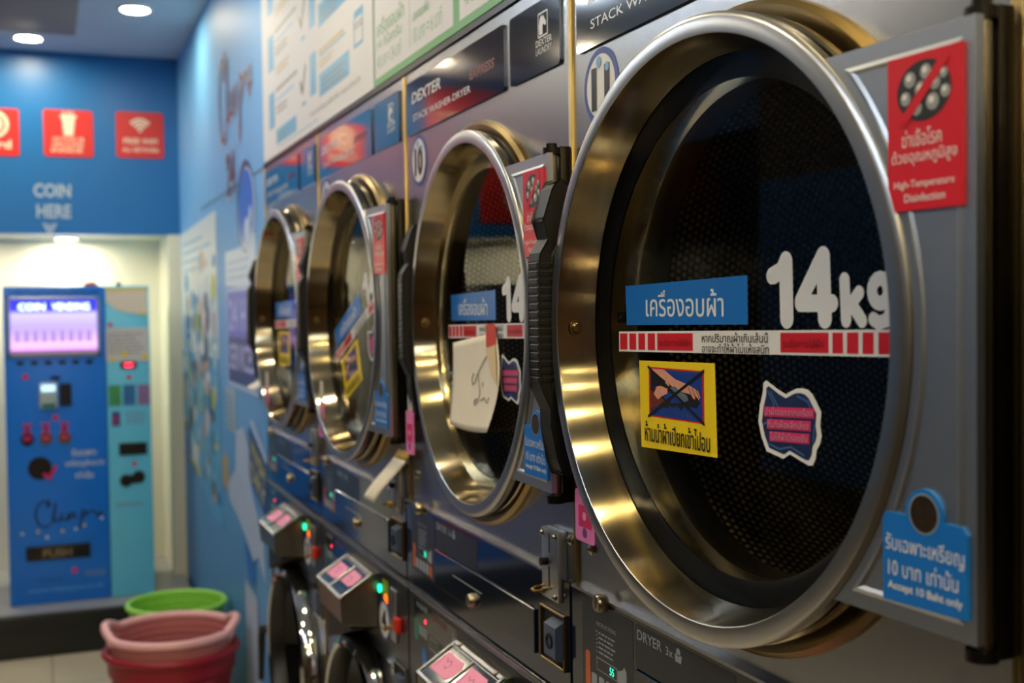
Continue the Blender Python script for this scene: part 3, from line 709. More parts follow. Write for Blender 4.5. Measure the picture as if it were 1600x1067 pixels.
    def tilt(mb_, lift=.0006):
        mb_.v = [tuple(Vector((p[0], 0, 0))+o_+ey*p[2]+nrm*(lift-p[1])) for p in mb_.v]
    fr = MB()
    for b_ in ((bx0, bx1, 0, .008), (bx0, bx1, L_-.007, L_), (bx0, bx0+.006, 0, L_), (bx1-.006, bx1, 0, L_), (.052, .0545, .012, L_-.007), (bx0+.006, bx1-.006, .010, .013)):
        fr.box(b_[0], b_[1], -.003, 0, b_[2], b_[3], STEEL, .0008, 1)
    fr.rect(bx0+.006, .008, bx1-.006, L_-.007, 0, NAVY)
    for s_ in (bx0+.03, bx1-.03): fr.lathe([(.005, -.003), (.004, -.0055), (.0001, -.006)], LOCKM, 12, s_, .004)
    tilt(fr); fr.build('face_frame', pb)
    for q, (ta, tb) in enumerate(((bx0+.018, .044), (.066, .150))):
        tg = MB(); PP = [(ta, .024), (tb-.012, .024), (tb, .034), (tb, .056), (tb-.012, .066), (ta, .066)]
        if q: PP = [(x_, .020+(z_-.024)*.9) for x_, z_ in PP]
        tg.prism_xz(PP, -.0006, 0, PINKP); tg.stroke([(ta+.02, .034), (ta+.03, .04), (ta+.04, .034), (ta+.052, .042), (ta+.045, .052), (ta+.036, .048)], .0007, -.0009, PEN, 4); tg.stroke([(ta+.008, .034), (ta+.008, .060)], .0007, -.0009, PEN, 4)
        tilt(tg, .0009); tg.build('price_tag', pb)['label'] = 'pink handwritten tag'
    MB().prism_xz([(bx0, Z(-.700)), (bx1, Z(-.700)), (bx0, Z(-.775))], c1, -.070, BLACKP).build('black_wedge', t)  # black wedge below the payment box
    # buttons, number sticker, coin plate, red button
    mb = MB(); mb.lathe([(.009, c1), (.009, c1-.004), (.0001, c1-.005)], GREENLED, 16, .185, Z(-.612)); mb.build('start_light', t)
    mb = MB(); rrect(mb, .205, Z(-.622), .250, Z(-.585), .004, c1-.0006, LIMEP); mb.disc(.013, c1-.0012, ORANGELED, .232, Z(-.627), 16); rrect(mb, .205, Z(-.640), .222, Z(-.622), .002, c1-.0008, ORANGEP); mb.build('function_sticker', t)
    mb = MB(); nx, nz = .218, Z(-.674); mb.lathe([(.0001, c1-.0015), (.045, c1-.0015), (.045, c1)], RINGB, 40, nx, nz); mb.disc(.038, c1-.0017, WHITE, nx, nz, 40); mb.text(washer_no, nx-.018, nz-.024, .036, .048, c1-.002, INKK, .06); mb.build('washer_number_sticker', t)['label'] = 'round washer number sticker'
    mb = MB(); mb.box(.272, .318, c1-.005, c1, Z(-.700), Z(-.590), PLATE, .002); y = c1-.0053
    mb.box(.293, .2955, y-.0002, y+.001, Z(-.640), Z(-.610), HOLE); mb.tube([(.292, y, Z(-.668)), (.292, y-.022, Z(-.670)), (.308, y-.022, Z(-.670)), (.308, y, Z(-.668))], .0022, MATS['brass_wire'], 8); mb.build('washer_coin_slot', t)
    mb = MB(); mb.box(.326, .352, c1-.014, c1, Z(-.672), Z(-.640), REDB, .004); mb.build('red_button', t)
    mb = MB(); x0, x1, z0, z1 = .300, .388, Z(-.83), Z(-.735)
    mb.rect(x0, z0, x1, z1, c1-.001, HOLE)
    for b_ in ((x0, x0+.004, z0, z1), (x1-.004, x1, z0, z1), (x0, x1, z0, z0+.004), (x0, x1, z1-.004, z1)): mb.box(b_[0], b_[1], c1-.006, 0, b_[2], b_[3], STEEL, .001, 1)
    mb.box(.335, .378, c1-.014, c1, z0+.02, z1-.02, COINB, .003); mb.build('washer_coin_return', t)
    mb = MB(); mb.box(-.36, -.30, -.002, 0, Z(-.90), Z(-.77), mat('blue_grey_sticker', (120, 140, 170), .4)); lines(mb, -.355, Z(-.895), .05, .12, 10, -.0025, BLUED, .5, seed=9); mb.build('care_sticker', t)
    # washer door: domed chrome ring
    wz = Z(-1.03)
    ring = MB().lathe([(.270, 0), (.280, -.008), (.280, -.030), (.272, -.046), (.258, -.052), (.250, -.048)], CHROME, 96); ring.lathe([(.250, -.048), (.243, -.036), (.238, .012)], RUBBER, 96)
    wd = ring.build('washer_door', t, (0.045, 0, wz)); wd['label'] = 'round chrome washer door'
    MB().lathe([(.238, -.002), (.205, .050), (.12, .078), (.0001, .086)], GLASSD, 64).build('washer_glass', wd)
    MB().lathe([(.240, .014), (.225, .10), (.0001, .13)], HOLE, 48).build('washer_bowl', wd)
    mb = MB(); mb.tube([(-.275, -.030, .02), (-.31, -.045, .02), (-.335, -.055, .015), (-.340, -.057, -.02), (-.342, -.060, -.15)], [.014, .014, .013, .012, .009], BLACKP, 12); mb.build('washer_handle', wd)
    return t

machine(0, 'nearest stacked washer dryer, filling the right of the picture, dryer sticker number 11', '11', '6')
machine(1, 'second stacked washer dryer with a paper note on its glass, dryer sticker number 10', '10', '5')
machine(2, 'third stacked washer dryer whose glass labels are tilted, washer sticker number 4', '9', '4', rot=radians(20))
machine(3, 'farthest stacked washer dryer, beside the blue mural wall, washer sticker number 3', '8', '3')
machine(-1, 'stacked washer dryer showing only a sliver at the right edge of the picture', '12', '7')

# ------------------------------------------------------------------ notes and tags on the machines
def door_xf(k):
    a = ANG[k]; hy = SEAM+(k-.5)*PITCH-XR-HL
    return Vector((DX-HP*cos(a)-HL*sin(a), hy+HL*cos(a), H+ZR)), -pi/2+a
def bent_sheet(name, pts_fn, nu, nv, m, loc, rz, th=.0004, m2=None, split=None):
    mb = MB(); vs = [pts_fn(i/nu, j/nv) for i in range(nu+1) for j in range(nv+1)]; K = len(vs)
    f1 = []; f2 = []
    for i in range(nu):
        for j in range(nv):
            f = (i*(nv+1)+j, (i+1)*(nv+1)+j, (i+1)*(nv+1)+j+1, i*(nv+1)+j+1)
            (f2 if split and split(i/nu, j/nv) else f1).append(f)
    mb.add(vs, f1, m, True)
    if f2: mb.add(vs, f2, m2, True)
    o = mb.build(name, None, loc, rz, 180); s = o.modifiers.new('thick', 'SOLIDIFY'); s.thickness = th
    return o
loc, rz = door_xf(1)
def lerp(a, b, t): return tuple(x+(y-x)*t for x, y in zip(a, b))
def note_pt(u, v):
    # corners: TL, TR, BR, BL
    TL, TR, BR, BL = (-.196, -.037), (.045, -.014), (.058, -.178), (-.187, -.186)
    p = lerp(lerp(BL, BR, u), lerp(TL, TR, u), v)
    x, z = p
    x += .030*max(0, u-.6)*4*sin(pi*v)*.6; z += -.006*sin(pi*u)*(1-v)
    lift = .0468-.012*(1-v)**2-.014*(max(0, u-.55)**2)*4*(1-v)
    return (x, lift, z)
note = bent_sheet('paper_note', note_pt, 20, 14, PAPER, loc, rz)
tag(note, 'torn cream paper note with pencil drawing hanging on the second porthole glass', 'paper note', 'paper notes taped to the machines')
mb = MB()
def npencil(pts):
    q = []
    for u, v in pts: p = note_pt(u, v); q.append((p[0], p[1]-.0012, p[2]))
    mb.tube(q, .0007, PENCIL, 5)
npencil([(.52, .62), (.48, .56), (.50, .50), (.55, .52), (.60, .6), (.70, .72), (.78, .78)]); npencil([(.56, .33), (.60, .35), (.59, .28), (.55, .29), (.56, .33)]); npencil([(.62, .60), (.66, .40), (.62, .30)]); npencil([(.68, .33), (.75, .36), (.82, .30), (.84, .36)]); npencil([(.70, .52), (.71, .50), (.705, .47)])
mb.build('pencil_marks', note)
MB().prism_xz([(.000, -.040), (.050, -.034), (.050, -.004), (.036, .001), (.000, -.002)], .0445, .0452, TAPER).build('red_tape', note)
mb = MB(); mb.add([note_pt(.80, .99)[:1]+(.0445, -.044), (.048, .0440, -.034), (.078, .0350, -.100), (.058, .0340, -.085)], [(0, 1, 2, 3)], PAPERT)
fo = mb.build('folded_corner', note); fo.modifiers.new('thick', 'SOLIDIFY').thickness = .0005
def hang(name, label, top, bot, wd, m, curl, tape=TAPEY, group='paper notes taped to the machines', cat='paper note'):
    """a strip hanging off the machine front; top and bot are (x, y, z) world"""
    T = Vector(top); Bt = Vector(bot); side = Vector((0, -1, 0))
    def f(u, v):
        p = Bt.lerp(T, v)+side*(wd*(u-.5)); p.x -= curl*sin(pi*(1-v)*.5)**2
        return tuple(p)
    o = bent_sheet(name, f, 4, 12, m, (0, 0, 0), 0, .0005, tape, lambda u, v: v > .8)
    return tag(o, label, cat, group)
hang('paper_note', 'white paper slip held by yellow tape below the third dryer door, curling outwards', (.668, 2.275, H-.285), (.655, 2.40, H-.400), .085, PAPER, .03)
hang('paper_note', 'small crumpled white note beside the farthest dryer door, against the blue wall', (.668, 3.93, H-.232), (.655, 4.0, H-.262), .16, PAPER, .015)
def pink_tag(y, z, x, label, h=.085, wd=.045):
    t = empty('pink_tag', (x, y, z), -pi/2); tag(t, label, 'tag', 'pink plastic tags hanging by the door handles')
    mb = MB(); P = []
    rrect(mb, -wd/2, -h, wd/2, 0, .006, -.002, PINKC); mb.box(-wd/2+.001, wd/2-.001, -.0019, .001, -h+.001, -.001, PINKC, .0008, 1)
    mb.rect(-wd*.32, -h*.72, wd*.36, -h*.30, -.0022, PINKT); mb.disc(.007, -.0024, mat('tag_purple', (110, 60, 130), .5), 0, -h*.82, 12); mb.disc(.006, -.0026, PINKP, 0, -h*.5, 12); mb.build('card', t)
    MB().tube([(-.008, 0, 0), (-.010, 0, .03), (-.006, 0, .045), (.006, 0, .045), (.010, 0, .03), (.008, 0, 0)], .0022, WHITE, 8).build('loop', t)
pink_tag(2.215, H-.200, .664, 'pink tag hanging on a white loop below the second dryer handle', .085, .05)
pink_tag(1.418, H-.245, .667, 'pink tag half hidden behind the nearest door ring', .07, .06)
pink_tag(2.865, H-.222, .632, 'pink tag beside the third dryer door ring', .09, .05)
pink_tag(3.63, H-.234, .632, 'pink tag beside the farthest dryer door ring', .06, .05)

# ------------------------------------------------------------------ posters above the machines and wall prints (local x runs towards the viewer)
LB = mat('poster_light_blue', (120, 184, 226), .4); LG = mat('poster_green', (108, 176, 110), .4); LGT = mat('poster_green_text', (150, 192, 150), .4)
PW = mat('poster_white', (230, 229, 232), .5); PT = mat('poster_grey_text', (150, 146, 140), .4); PTT = mat('poster_tan_text', (206, 186, 130), .4)
def sheet(name, y_left, z0, z1, wd, m, label, cat, draw, th=.004, group=None):
    """a flat print on the right wall; y_left is its far edge"""
    mb = MB(); mb.box(0, wd, -th, 0, z0, z1, m); draw(mb, -th-.0004)
    o = mb.build(name, None, (DX-.001, y_left, H), -pi/2); return tag(o, label, cat, group)
def d_green(mb, y):
    mb.rect(.008, .494, .527, 1.25, y, PW); mb.rect(.56, .494, 1.30, 1.25, y, PW)
    for x0 in (.0, .56):
        for q in range(4):
            z = q*.19
            mb.text('เครื่องอบผ้า', x0+.028, .580+z, .20, .036, y-.0003, LGT, .02); mb.text('14 กิโลกรัม', x0+.026, .552+z, .185, .024, y-.0003, LGT, .02); mb.text('40 บาท = 24 นาที', x0+.025, .512+z, .18, .032, y-.0003, LGT)
            mb.text('เวลาอบเพิ่ม', x0+.290, .555+z, .10, .022, y-.0003, LGT, .03); mb.text('10 บาท = 6 นาที', x0+.290, .512+z, .175, .034, y-.0003, LGT)
        mb.rect(x0+.265, .51, x0+.268, 1.22, y-.0003, LGT)
sheet('wall_poster', 2.485, .4795, 1.325, 1.35, LG, 'green and white price poster above the two nearest machines', 'poster', d_green)
def d_white(mb, y):
    X = lambda Y: 3.865-Y
    for q in range(4):
        dz = q*.178
        def R_(y0, y1, z0, z1, m=LB): mb.rect(X(y0), z0+dz, X(y1), z1+dz, y, m)
        R_(3.027, 2.707, .550, .608); R_(3.138, 3.065, .570, .680); R_(3.75, 3.66, .568, .678)
        lines(mb, X(2.99), .558+dz, .26, .042, 3, y-.0003, PT, .35, .4, seed=q+1)
        lines(mb, X(3.02), .625+dz, .19, .022, 2, y, PTT, .4, .3, seed=q+5); lines(mb, X(3.02), .660+dz, .26, .016, 1, y, PTT, .6, 0, seed=q+9)
        R_(3.02, 2.74, .652, .656)
        lines(mb, X(3.63), .668+dz, .32, .013, 1, y, PT, .7, 0, seed=q+13); R_(3.63, 3.36, .640, .644); lines(mb, X(3.63), .600+dz, .19, .030, 2, y, PT, .4, .2, seed=q+17)
        if q == 0: R_(3.635, 3.332, .509, .553); lines(mb, X(3.60), .515, .22, .032, 2, y-.0003, LG, .3, .4, seed=30)
        else: lines(mb, X(3.62), .540+dz, .22, .03, 2, y, PTT, .5, .2, seed=q+40)
        mb.stroke([(X(3.265), .630+dz), (X(3.242), .600+dz), (X(3.195), .665+dz)], .006, y, INKK, 4); R_(3.245, 3.20, .562, .572)
        R_(2.656, 2.574, .664, .681); lines(mb, X(2.655), .640+dz, .08, .018, 2, y, PT, .4, .1, seed=q+50); R_(2.662, 2.58, .598, .606)
        R_(2.66, 2.652, .600, .664); R_(2.585, 2.577, .600, .664)
    mb.text('สอบถามข้อมูลเพิ่มเติม กรุณาติดต่อ', X(3.146), .513, .54, .018, y, PT)
    mb.rect(X(3.62), .497, X(3.05), .4995, y, LB)
sheet('wall_poster', 3.865, .4795, 1.325, 1.37, PW, 'white instruction poster with light blue boxes above the two farthest machines', 'poster', d_white)
# script logo on the mural
LOGO = mat('logo_dark_red', (86, 40, 70), .4); LOGOW = mat('logo_outline', (190, 205, 236), .4)
def d_logo(mb, x, z, s, y, m1, m2, sub=True):
    C_ = [(x+s*(.30+.26*cos(a)), z+s*(.62+.40*sin(a))) for a in [radians(g) for g in range(50, 320, 18)]]
    C_ = [(x+s*.42, z+s*1.05), (x+s*.38, z+s*.82)]+C_
    for wd_, m, yy in ((s*.055, m2, y), (s*.028, m1, y-.0004)):
        mb.stroke(C_, wd_, yy, m, 6)
        mb.stroke([(x+s*.52, z+s*.35), (x+s*.62, z+s*.95), (x+s*.56, z+s*.40), (x+s*.70, z+s*.38), (x+s*.82, z+s*.60), (x+s*.74, z+s*.42), (x+s*.92, z+s*.40), (x+s*1.02, z+s*.62), (x+s*1.0, z+s*.40), (x+s*1.14, z+s*.62), (x+s*1.2, z+s*.42)], wd_, yy, m, 6)
        mb.stroke([(x+s*1.32, z+s*.12), (x+s*1.40, z+s*.68), (x+s*1.54, z+s*.60), (x+s*1.40, z+s*.44), (x+s*1.62, z+s*.62), (x+s*1.74, z+s*.64), (x+s*1.86, z+s*.44), (x+s*1.96, z+s*.64), (x+s*1.86, z+s*.46), (x+s*2.0, z+s*.50)], wd_, yy, m, 6)
def logo_obj(y_left, z, s, label):
    mb = MB(); d_logo(mb, 0, 0, s, -.002, LOGO, LOGOW)
    mb.text('24', s*.45, -s*.35, s*.55, s*.42, -.0024, LOGO, .03); mb.text('24', s*.42, -s*.38, s*.61, s*.48, -.002, LOGOW, .06)
    return tag(mb.build('wall_logo', None, (DX-.001, y_left, H+z), -pi/2), label, 'wall lettering')
logo_obj(4.90, .585, .40, 'dark red handwritten shop name printed high on the blue mural wall')
def flat(name, y_left, label, cat, draw, th=.002):
    mb = MB(); draw(mb, -th); return tag(mb.build(name, None, (DX-.001, y_left, H), -pi/2), label, cat)
EMW = mat('emblem_white', (200, 216, 244), .4)
def d_round(mb, y):
    mb.disc(.165, y, mat('emblem_navy', (34, 60, 110), .4), .185, .375, 48, .195); mb.disc(.150, y-.0006, EMW, .212, .362, 48, .185); mb.disc(.132, y-.0010, mat('emblem_blue', (44, 112, 224), .4), .200, .375, 48, .165)
    mb.disc(.05, y-.0014, EMW, .22, .285, 20, .07); mb.disc(.03, y-.0014, EMW, .30, .34, 20, .03)
flat('round_emblem', 4.46, 'round blue emblem with white rim on the mural wall', 'wall sticker', d_round)
def d_board(mb, y):
    mb.prism_xz([(0, .10), (.72, .08), (.72, .27), (.36, .235), (.0, .235)], 0, y, mat('board_pale', (206, 224, 248), .4)); lines(mb, .06, .12, .56, .09, 3, y-.0004, mat('board_print', (170, 198, 238), .4), .5, seed=3)
flat('wall_sign', 4.80, 'pale blue and white sign above the purple opening hours sign', 'sign', d_board)
PURP = mat('sign_purple', (104, 108, 214), .4); NVY = mat('sign_navy', (56, 66, 130), .4); PWH = mat('sign_pale_text', (186, 192, 244), .4)
def d_hours(mb, y):
    mb.prism_xz([(-.03, -.290), (.69, -.300), (.69, .100), (-.03, .085)], 0, y, mat('board_rim', (176, 200, 240), .4))
    mb.rect(0, -.10, .66, .075, y-.0005, PURP); mb.rect(0, -.275, .66, -.10, y-.0005, NVY)
    mb.text('24 HR', .05, -.075, .56, .12, y-.001, PWH, .02); mb.text('SERVICES', .04, -.225, .58, .10, y-.001, PWH, .02)
flat('wall_sign', 4.76, 'purple and navy opening hours sign on the mural wall beside the farthest machine', 'sign', d_hours)
def d_collage(mb, y):
    R_ = random.Random(11)
    mb.prism_xz([(0, -.20), (1.36, -.20), (1.36, .425), (0, .405)], 0, y, mat('collage_white', (214, 230, 240), .4))
    mb.prism_xz([(0, -.70), (.4, -.78), (.9, -.86), (1.22, -.93), (1.40, -.90), (1.36, -.20), (0, -.20)], 0, y, mat('collage_aqua', (86, 166, 222), .4))
    cols = [(210, 228, 238), (150, 200, 226), (70, 150, 210), (176, 150, 160), (180, 196, 90), (50, 80, 130), (96, 176, 206), (214, 214, 224), (200, 170, 160), (36, 110, 200), (80, 96, 110), (120, 196, 220)]
    for i in range(190):
        x = R_.uniform(.05, 1.28); z = R_.uniform(-.80, .24)
        c = R_.choice(cols[:3]+cols[7:9]+cols[:1]) if z > 0 and R_.random() < .6 else R_.choice(cols)
        mb.disc(R_.uniform(.015, .07), y-.0004-.00001*i, mat('collage_%d_%d_%d' % c, c, .45), x+.03, z, 10, R_.uniform(.02, .08))
    lines(mb, .10, .20, 1.15, .18, 4, y-.0003, LB, .3, .3, seed=2)
flat('wall_mural', 6.42, 'crowded picture panel of washing rules on the blue wall near the niche', 'wall picture', d_collage)
def d_grey(mb, y):
    mb.box(0, .26, y, 0, -.475, -.30, mat('leaflet_grey', (158, 182, 206), .5)); lines(mb, .02, -.46, .22, .14, 6, y-.0004, mat('leaflet_print', (120, 150, 180), .5), .4, seed=6)
flat('wall_leaflet', 4.86, 'faded grey leaflet on the mural wall below the opening hours sign', 'leaflet', d_grey)
def d_tan(mb, y): mb.box(0, .17, y, 0, -.725, -.59, mat('leaflet_tan', (176, 160, 120), .5))
flat('wall_leaflet', 5.0, 'narrow tan leaflet low on the mural wall', 'leaflet', d_tan)
def d_splash(mb, y):
    P = [(4.60, -.46), (4.42, -.43), (4.30, -.50), (4.26, -.64), (4.16, -.70), (4.02, -.80), (3.98, -.93), (4.06, -.90), (4.14, -.86), (4.24, -.90), (4.40, -.84), (4.56, -.80), (4.80, -.76), (4.86, -.70), (4.64, -.62)]
    mb.poly([(4.95-a, b) for a, b in P], y, mat('splash_pale', (180, 198, 228), .45, noise=.1, nscale=8))
    mb.poly([(4.95-a, b) for a, b in [(4.46, -.86), (4.22, -.90), (4.20, -.98), (4.34, -1.0)]], y-.0004, mat('splash_blue', (40, 112, 208), .4))
    mb.poly([(4.95-a, b) for a, b in [(4.44, -1.0), (4.18, -1.02), (4.10, -1.55), (4.45, -1.55)]], y-.0004, MATS['splash_pale'])
flat('wall_print', 4.95, 'pale splash-shaped print low on the blue mural wall', 'wall picture', d_splash)
def d_banner(mb, y):
    mb.poly([(0, -.395), (.08, -.385), (.34, -.49), (.34, -.52)], y, MATS['splash_pale'])
    mb.prism_xz([(-.02, -.42), (.36, -.52), (.36, -.72), (-.02, -.60)], 0, y-.001, mat('banner_navy', (30, 60, 128), .4))
    YT = mat('banner_yellow', (178, 176, 92), .45)
    for q, tx in enumerate(('WASH', 'DRY')):
        n0 = len(mb.v); mb.text(tx, .02, -.505-.085*q, .29, .065, y-.0016, YT, .03); mb.v[n0:] = [(a, b, c-a*.28) for a, b, c in mb.v[n0:]]
flat('wall_banner', 4.27, 'slanted navy banner with yellow lettering beside the farthest machine', 'banner', d_banner)

# ------------------------------------------------------------------ back wall signs (face the viewer)
WR = mat('sign_red', (222, 44, 40), .4); CRM = mat('sign_cream', (246, 224, 196), .45)
def bsign(x, z0, label, draw, wd=.238):
    mb = MB(); P = rrect(mb, 0, 0, wd, .238, .016, -.0042, WR); mb.prism_xz(P, 0, -.0041, WR); draw(mb, -.0048)
    return tag(mb.build('wall_sign', None, (x, YB-.0005, H+z0)), label, 'sign', 'square red signs on the blue wall')
def d_wifi(mb, y):
    for r_ in (.022, .040, .058):
        P = [(.12+r_*cos(radians(g)), .142+r_*sin(radians(g))) for g in range(42, 139, 8)]; mb.stroke(P, .0065, y, CRM, 6)
    mb.disc(.009, y, CRM, .12, .142, 16)
    mb.text('FREE WIFI', .036, .072, .17, .030, y, CRM, .02); mb.text('ALL NETWORK', .030, .030, .185, .024, y, CRM, .02)
def d_drink(mb, y):
    mb.poly([(.088, .200), (.152, .200), (.142, .108), (.098, .108)], y, CRM); mb.poly([(.080, .212), (.160, .212), (.160, .200), (.080, .200)], y-.0002, CRM)
    mb.stroke([(.095, .226), (.10, .214)], .004, y, CRM, 5); mb.stroke([(.12, .229), (.118, .214)], .004, y, CRM, 5); mb.stroke([(.14, .228), (.135, .214)], .004, y, CRM, 5)
    for q in range(3): mb.text(('NO FOOD OR', 'DRINK ALLOWED', 'INSIDE')[q], .045-.004*q, .078-.028*q, .15, .022, y, CRM, .01)
def d_cafe(mb, y):
    P = [(.12+.062*cos(a), .158+.062*sin(a)) for a in [2*pi*i/24 for i in range(25)]]; mb.stroke(P, .009, y, CRM, 6); mb.disc(.042, y, CRM, .12, .158, 24); mb.disc(.015, y-.0003, WR, .115, .158, 16)
    mb.text('Card', .045, .036, .155, .045, y, CRM, .03)
bsign(.368, .806, 'square red sign with a wireless fan symbol, nearest the corner', d_wifi)
bsign(.018, .800, 'square red sign with a cream drinks cup symbol', d_drink)
bsign(-.333, .794, 'square red sign with a cream ring symbol, cut by the left picture edge', d_cafe)
mb = MB(); mb.box(0, .43, -.006, 0, 0, .78, WR, .002); lines(mb, .05, .52, .33, .14, 3, -.0066, CRM, .5, .2, seed=3); lines(mb, .05, .08, .30, .2, 5, -.0066, CRM, .4, .3, seed=5)
tag(mb.build('wall_panel', None, (-1.13, YB-.0005, H+.49)), 'tall red panel outside the picture, seen mirrored in the second machine', 'sign')
GREYL = mat('pale_grey_letters', (172, 190, 206), .45)
mb = MB(); mb.text('COIN', 0, .105, .178, .070, -.002, GREYL, .035); mb.text('HERE', .012, 0, .165, .070, -.002, GREYL, .035)
for dx in (0, .028): pass
mb.stroke([(.045, -.030), (.073, -.082), (.101, -.030)], .006, -.002, GREYL, 6); mb.stroke([(.062, -.030), (.073, -.055), (.084, -.030)], .004, -.002, GREYL, 6)
tag(mb.build('wall_lettering', None, (-.035, YB-.0005, H+.486)), 'pale grey words COIN HERE with an arrow on the blue wall', 'wall lettering')

# ------------------------------------------------------------------ vending cabinets in the niche
VB = mat('vending_blue', (18, 120, 226), .35, noise=.06, nscale=4); VBS = mat('vending_side', (40, 120, 180), .4); CY = mat('vending_cyan', (104, 204, 240), .35, noise=.05, nscale=4)
SIL = mat('silver_bezel', (170, 172, 182), .35, .6); PUR = mat('magenta_print', (206, 40, 110), .4); DKM = mat('dark_metal', (56, 52, 50), .35, .8, noise=.3, nscale=30)
VY = 6.06; VZ = .203
t = empty('coin_exchange_machine', (-.180, VY, VZ)); tag(t, 'bright blue coin changing machine with a glowing purple screen', 'vending machine')
VH = H+.131-VZ
mb = MB(); mb.box(0, .455, 0, .55, 0, VH, VB, .006); mb.text('เครื่องแลกเหรียญอัตโนมัติ', .03, VH-.045, .40, .03, -.0006, mat('deep_navy_print', (10, 40, 110), .4), .02)
mb.build('body', t)
z = lambda q: H+q-VZ
# screen
SCR = gradient_mat('screen_glow', 2, [(0, (214, 150, 240)), (.12, (230, 180, 250)), (.45, (170, 150, 240)), (.72, (190, 180, 250)), (.80, (60, 60, 230)), (1, (40, 50, 225))], lo=z(-.177), hi=z(.066))
b = SCR.node_tree.nodes['Principled BSDF']; cr = [n for n in SCR.node_tree.nodes if n.type == 'VALTORGB'][0]
SCR.node_tree.links.new(cr.outputs[0], b.inputs['Emission Color']); b.inputs['Emission Strength'].default_value = 1.0
mb = MB()
x0, x1, z0, z1 = .016, .432, z(-.205), z(.078)
for b_ in ((x0, x1, z0, z0+.02), (x0, x1, z1-.012, z1), (x0, x0+.014, z0, z1), (x1-.014, x1, z0, z1)): mb.box(b_[0], b_[1], -.012, 0, b_[2], b_[3], SIL, .002, 1)
sc = mb.build('screen_frame', t)
mb = MB(); mb.rect(x0+.012, z0+.018, x1-.012, z1-.010, -.002, SCR); SW = emitter('screen_letters', (.75, .95, 1), 2.4)
mb.text('COIN', x0+.05, z1-.062, .12, .034, -.0026, SW, .03); mb.text('VENDING', x0+.20, z1-.062, .17, .034, -.0026, SW, .03)
SB = emitter('screen_bars', (.62, .42, .95), .75)
for q in range(9): mb.rect(x0+.03+q*.04, z0+.07, x0+.058+q*.04, z0+.125, -.0026, SB)
mb.rect(x0+.012, z0+.022, x1-.012, z0+.028, -.0028, DRED); mb.build('screen', sc)
for q in range(6): MB().box(.055+q*.062, .085+q*.062, -.006, 0, z(-.243), z(-.226), DKM, .002, 1).build('button', t)
mb = MB(); mb.box(.150, .232, -.02, 0, z(-.455), z(-.330), mat('reader_silver', (180, 196, 200), .35), .008); mb.rect(.160, z(-.372), .222, z(-.342), -.0205, emitter('reader_screen', (.45, .72, 1), 1.6)); mb.rect(.160, z(-.45), .222, z(-.43), -.0205, GREENP); mb.build('card_reader', t)
MB().box(.242, .295, -.012, 0, z(-.445), z(-.337), HOLE, .003, 1).build('note_slot', t)
MB().box(.205, .245, -.01, 0, z(-.316), z(-.300), HOLE, .003, 1).build('sensor', t)
for q in range(3):
    mb = MB(); mb.lathe([(.030, 0), (.030, -.005), (.0001, -.006)], (DKM, LOCKM, LOCKM)[q], 24, .093+q*.083, z(-.600)); 
    mb.stroke([(.078+q*.083, z(-.57)), (.108+q*.083, z(-.525))], .006, -.0075, PUR, 5); mb.stroke([(.108+q*.083, z(-.57)), (.078+q*.083, z(-.525))], .006, -.0075, PUR, 5); mb.rect(.076+q*.083, z(-.605), .110+q*.083, z(-.585), -.0075, PUR); mb.build('coin_picture', t)
mb = MB(); mb.lathe([(.054, 0), (.054, -.006), (.0001, -.007)], DKM, 28, .145, z(-.740)); mb.stroke([(.165, z(-.77)), (.185, z(-.79)), (.215, z(-.735))], .008, -.009, PUR, 5); mb.build('coin_picture', t)
mb = MB()
for q, tx in enumerate(('รับเฉพาะ', 'เหรียญสิบบาท', 'เท่านั้น')): mb.text(tx, (.29, .262, .305)[q], z(-.690-.055*q), (.115, .175, .08)[q], .035, -.001, INKW, .01)
mb.build('notice_lettering', t); mb = MB()
d_logo(mb, .115, z(-1.06), .155, -.001, mat('logo_black', (10, 20, 50), .4), VB); mb.build('shop_logo', t); mb = MB()
for dx, dz, m_ in ((.06, -1.05, INKW), (.13, -1.045, YELV), (.17, -1.075, INKW), (.24, -1.05, YELV), (.30, -1.045, INKW), (.34, -1.03, YELV), (.42, -1.0, INKW)): mb.disc(.007, -.0012, m_, dx, z(dz), 10)
mb.build('bubble_print', t)
for dx, dz in ((.09, -.30), (.22, -.50), (.29, -1.245)): MB().disc(.015, -.0012, PUR, dx, z(dz), 14).build('step_number', t)
mb = MB()
mb.text('แลกเหรียญที่นี่', .12, z(-1.29), .12, .018, -.001, mat('print_midblue', (10, 60, 150), .4)); mb.build('small_print', t); mb = MB()
mb.text('สะดวก สะอาด', .34, z(-1.28), .09, .03, -.001, INKG); mb.build('slogan', t); mb = MB()
mb.text('www.cleanpro.co.th', .08, z(-1.345), .34, .030, -.001, mat('print_skyblue', (96, 160, 230), .4), .01); mb.build('web_address', t)
mb = MB(); mb.box(.075, .365, -.008, 0, z(-1.185), z(-1.115), DKM, .006); mb.text('PUSH', .15, z(-1.172), .13, .04, -.0088, LOCKM, .02); mb.build('push_flap', t)

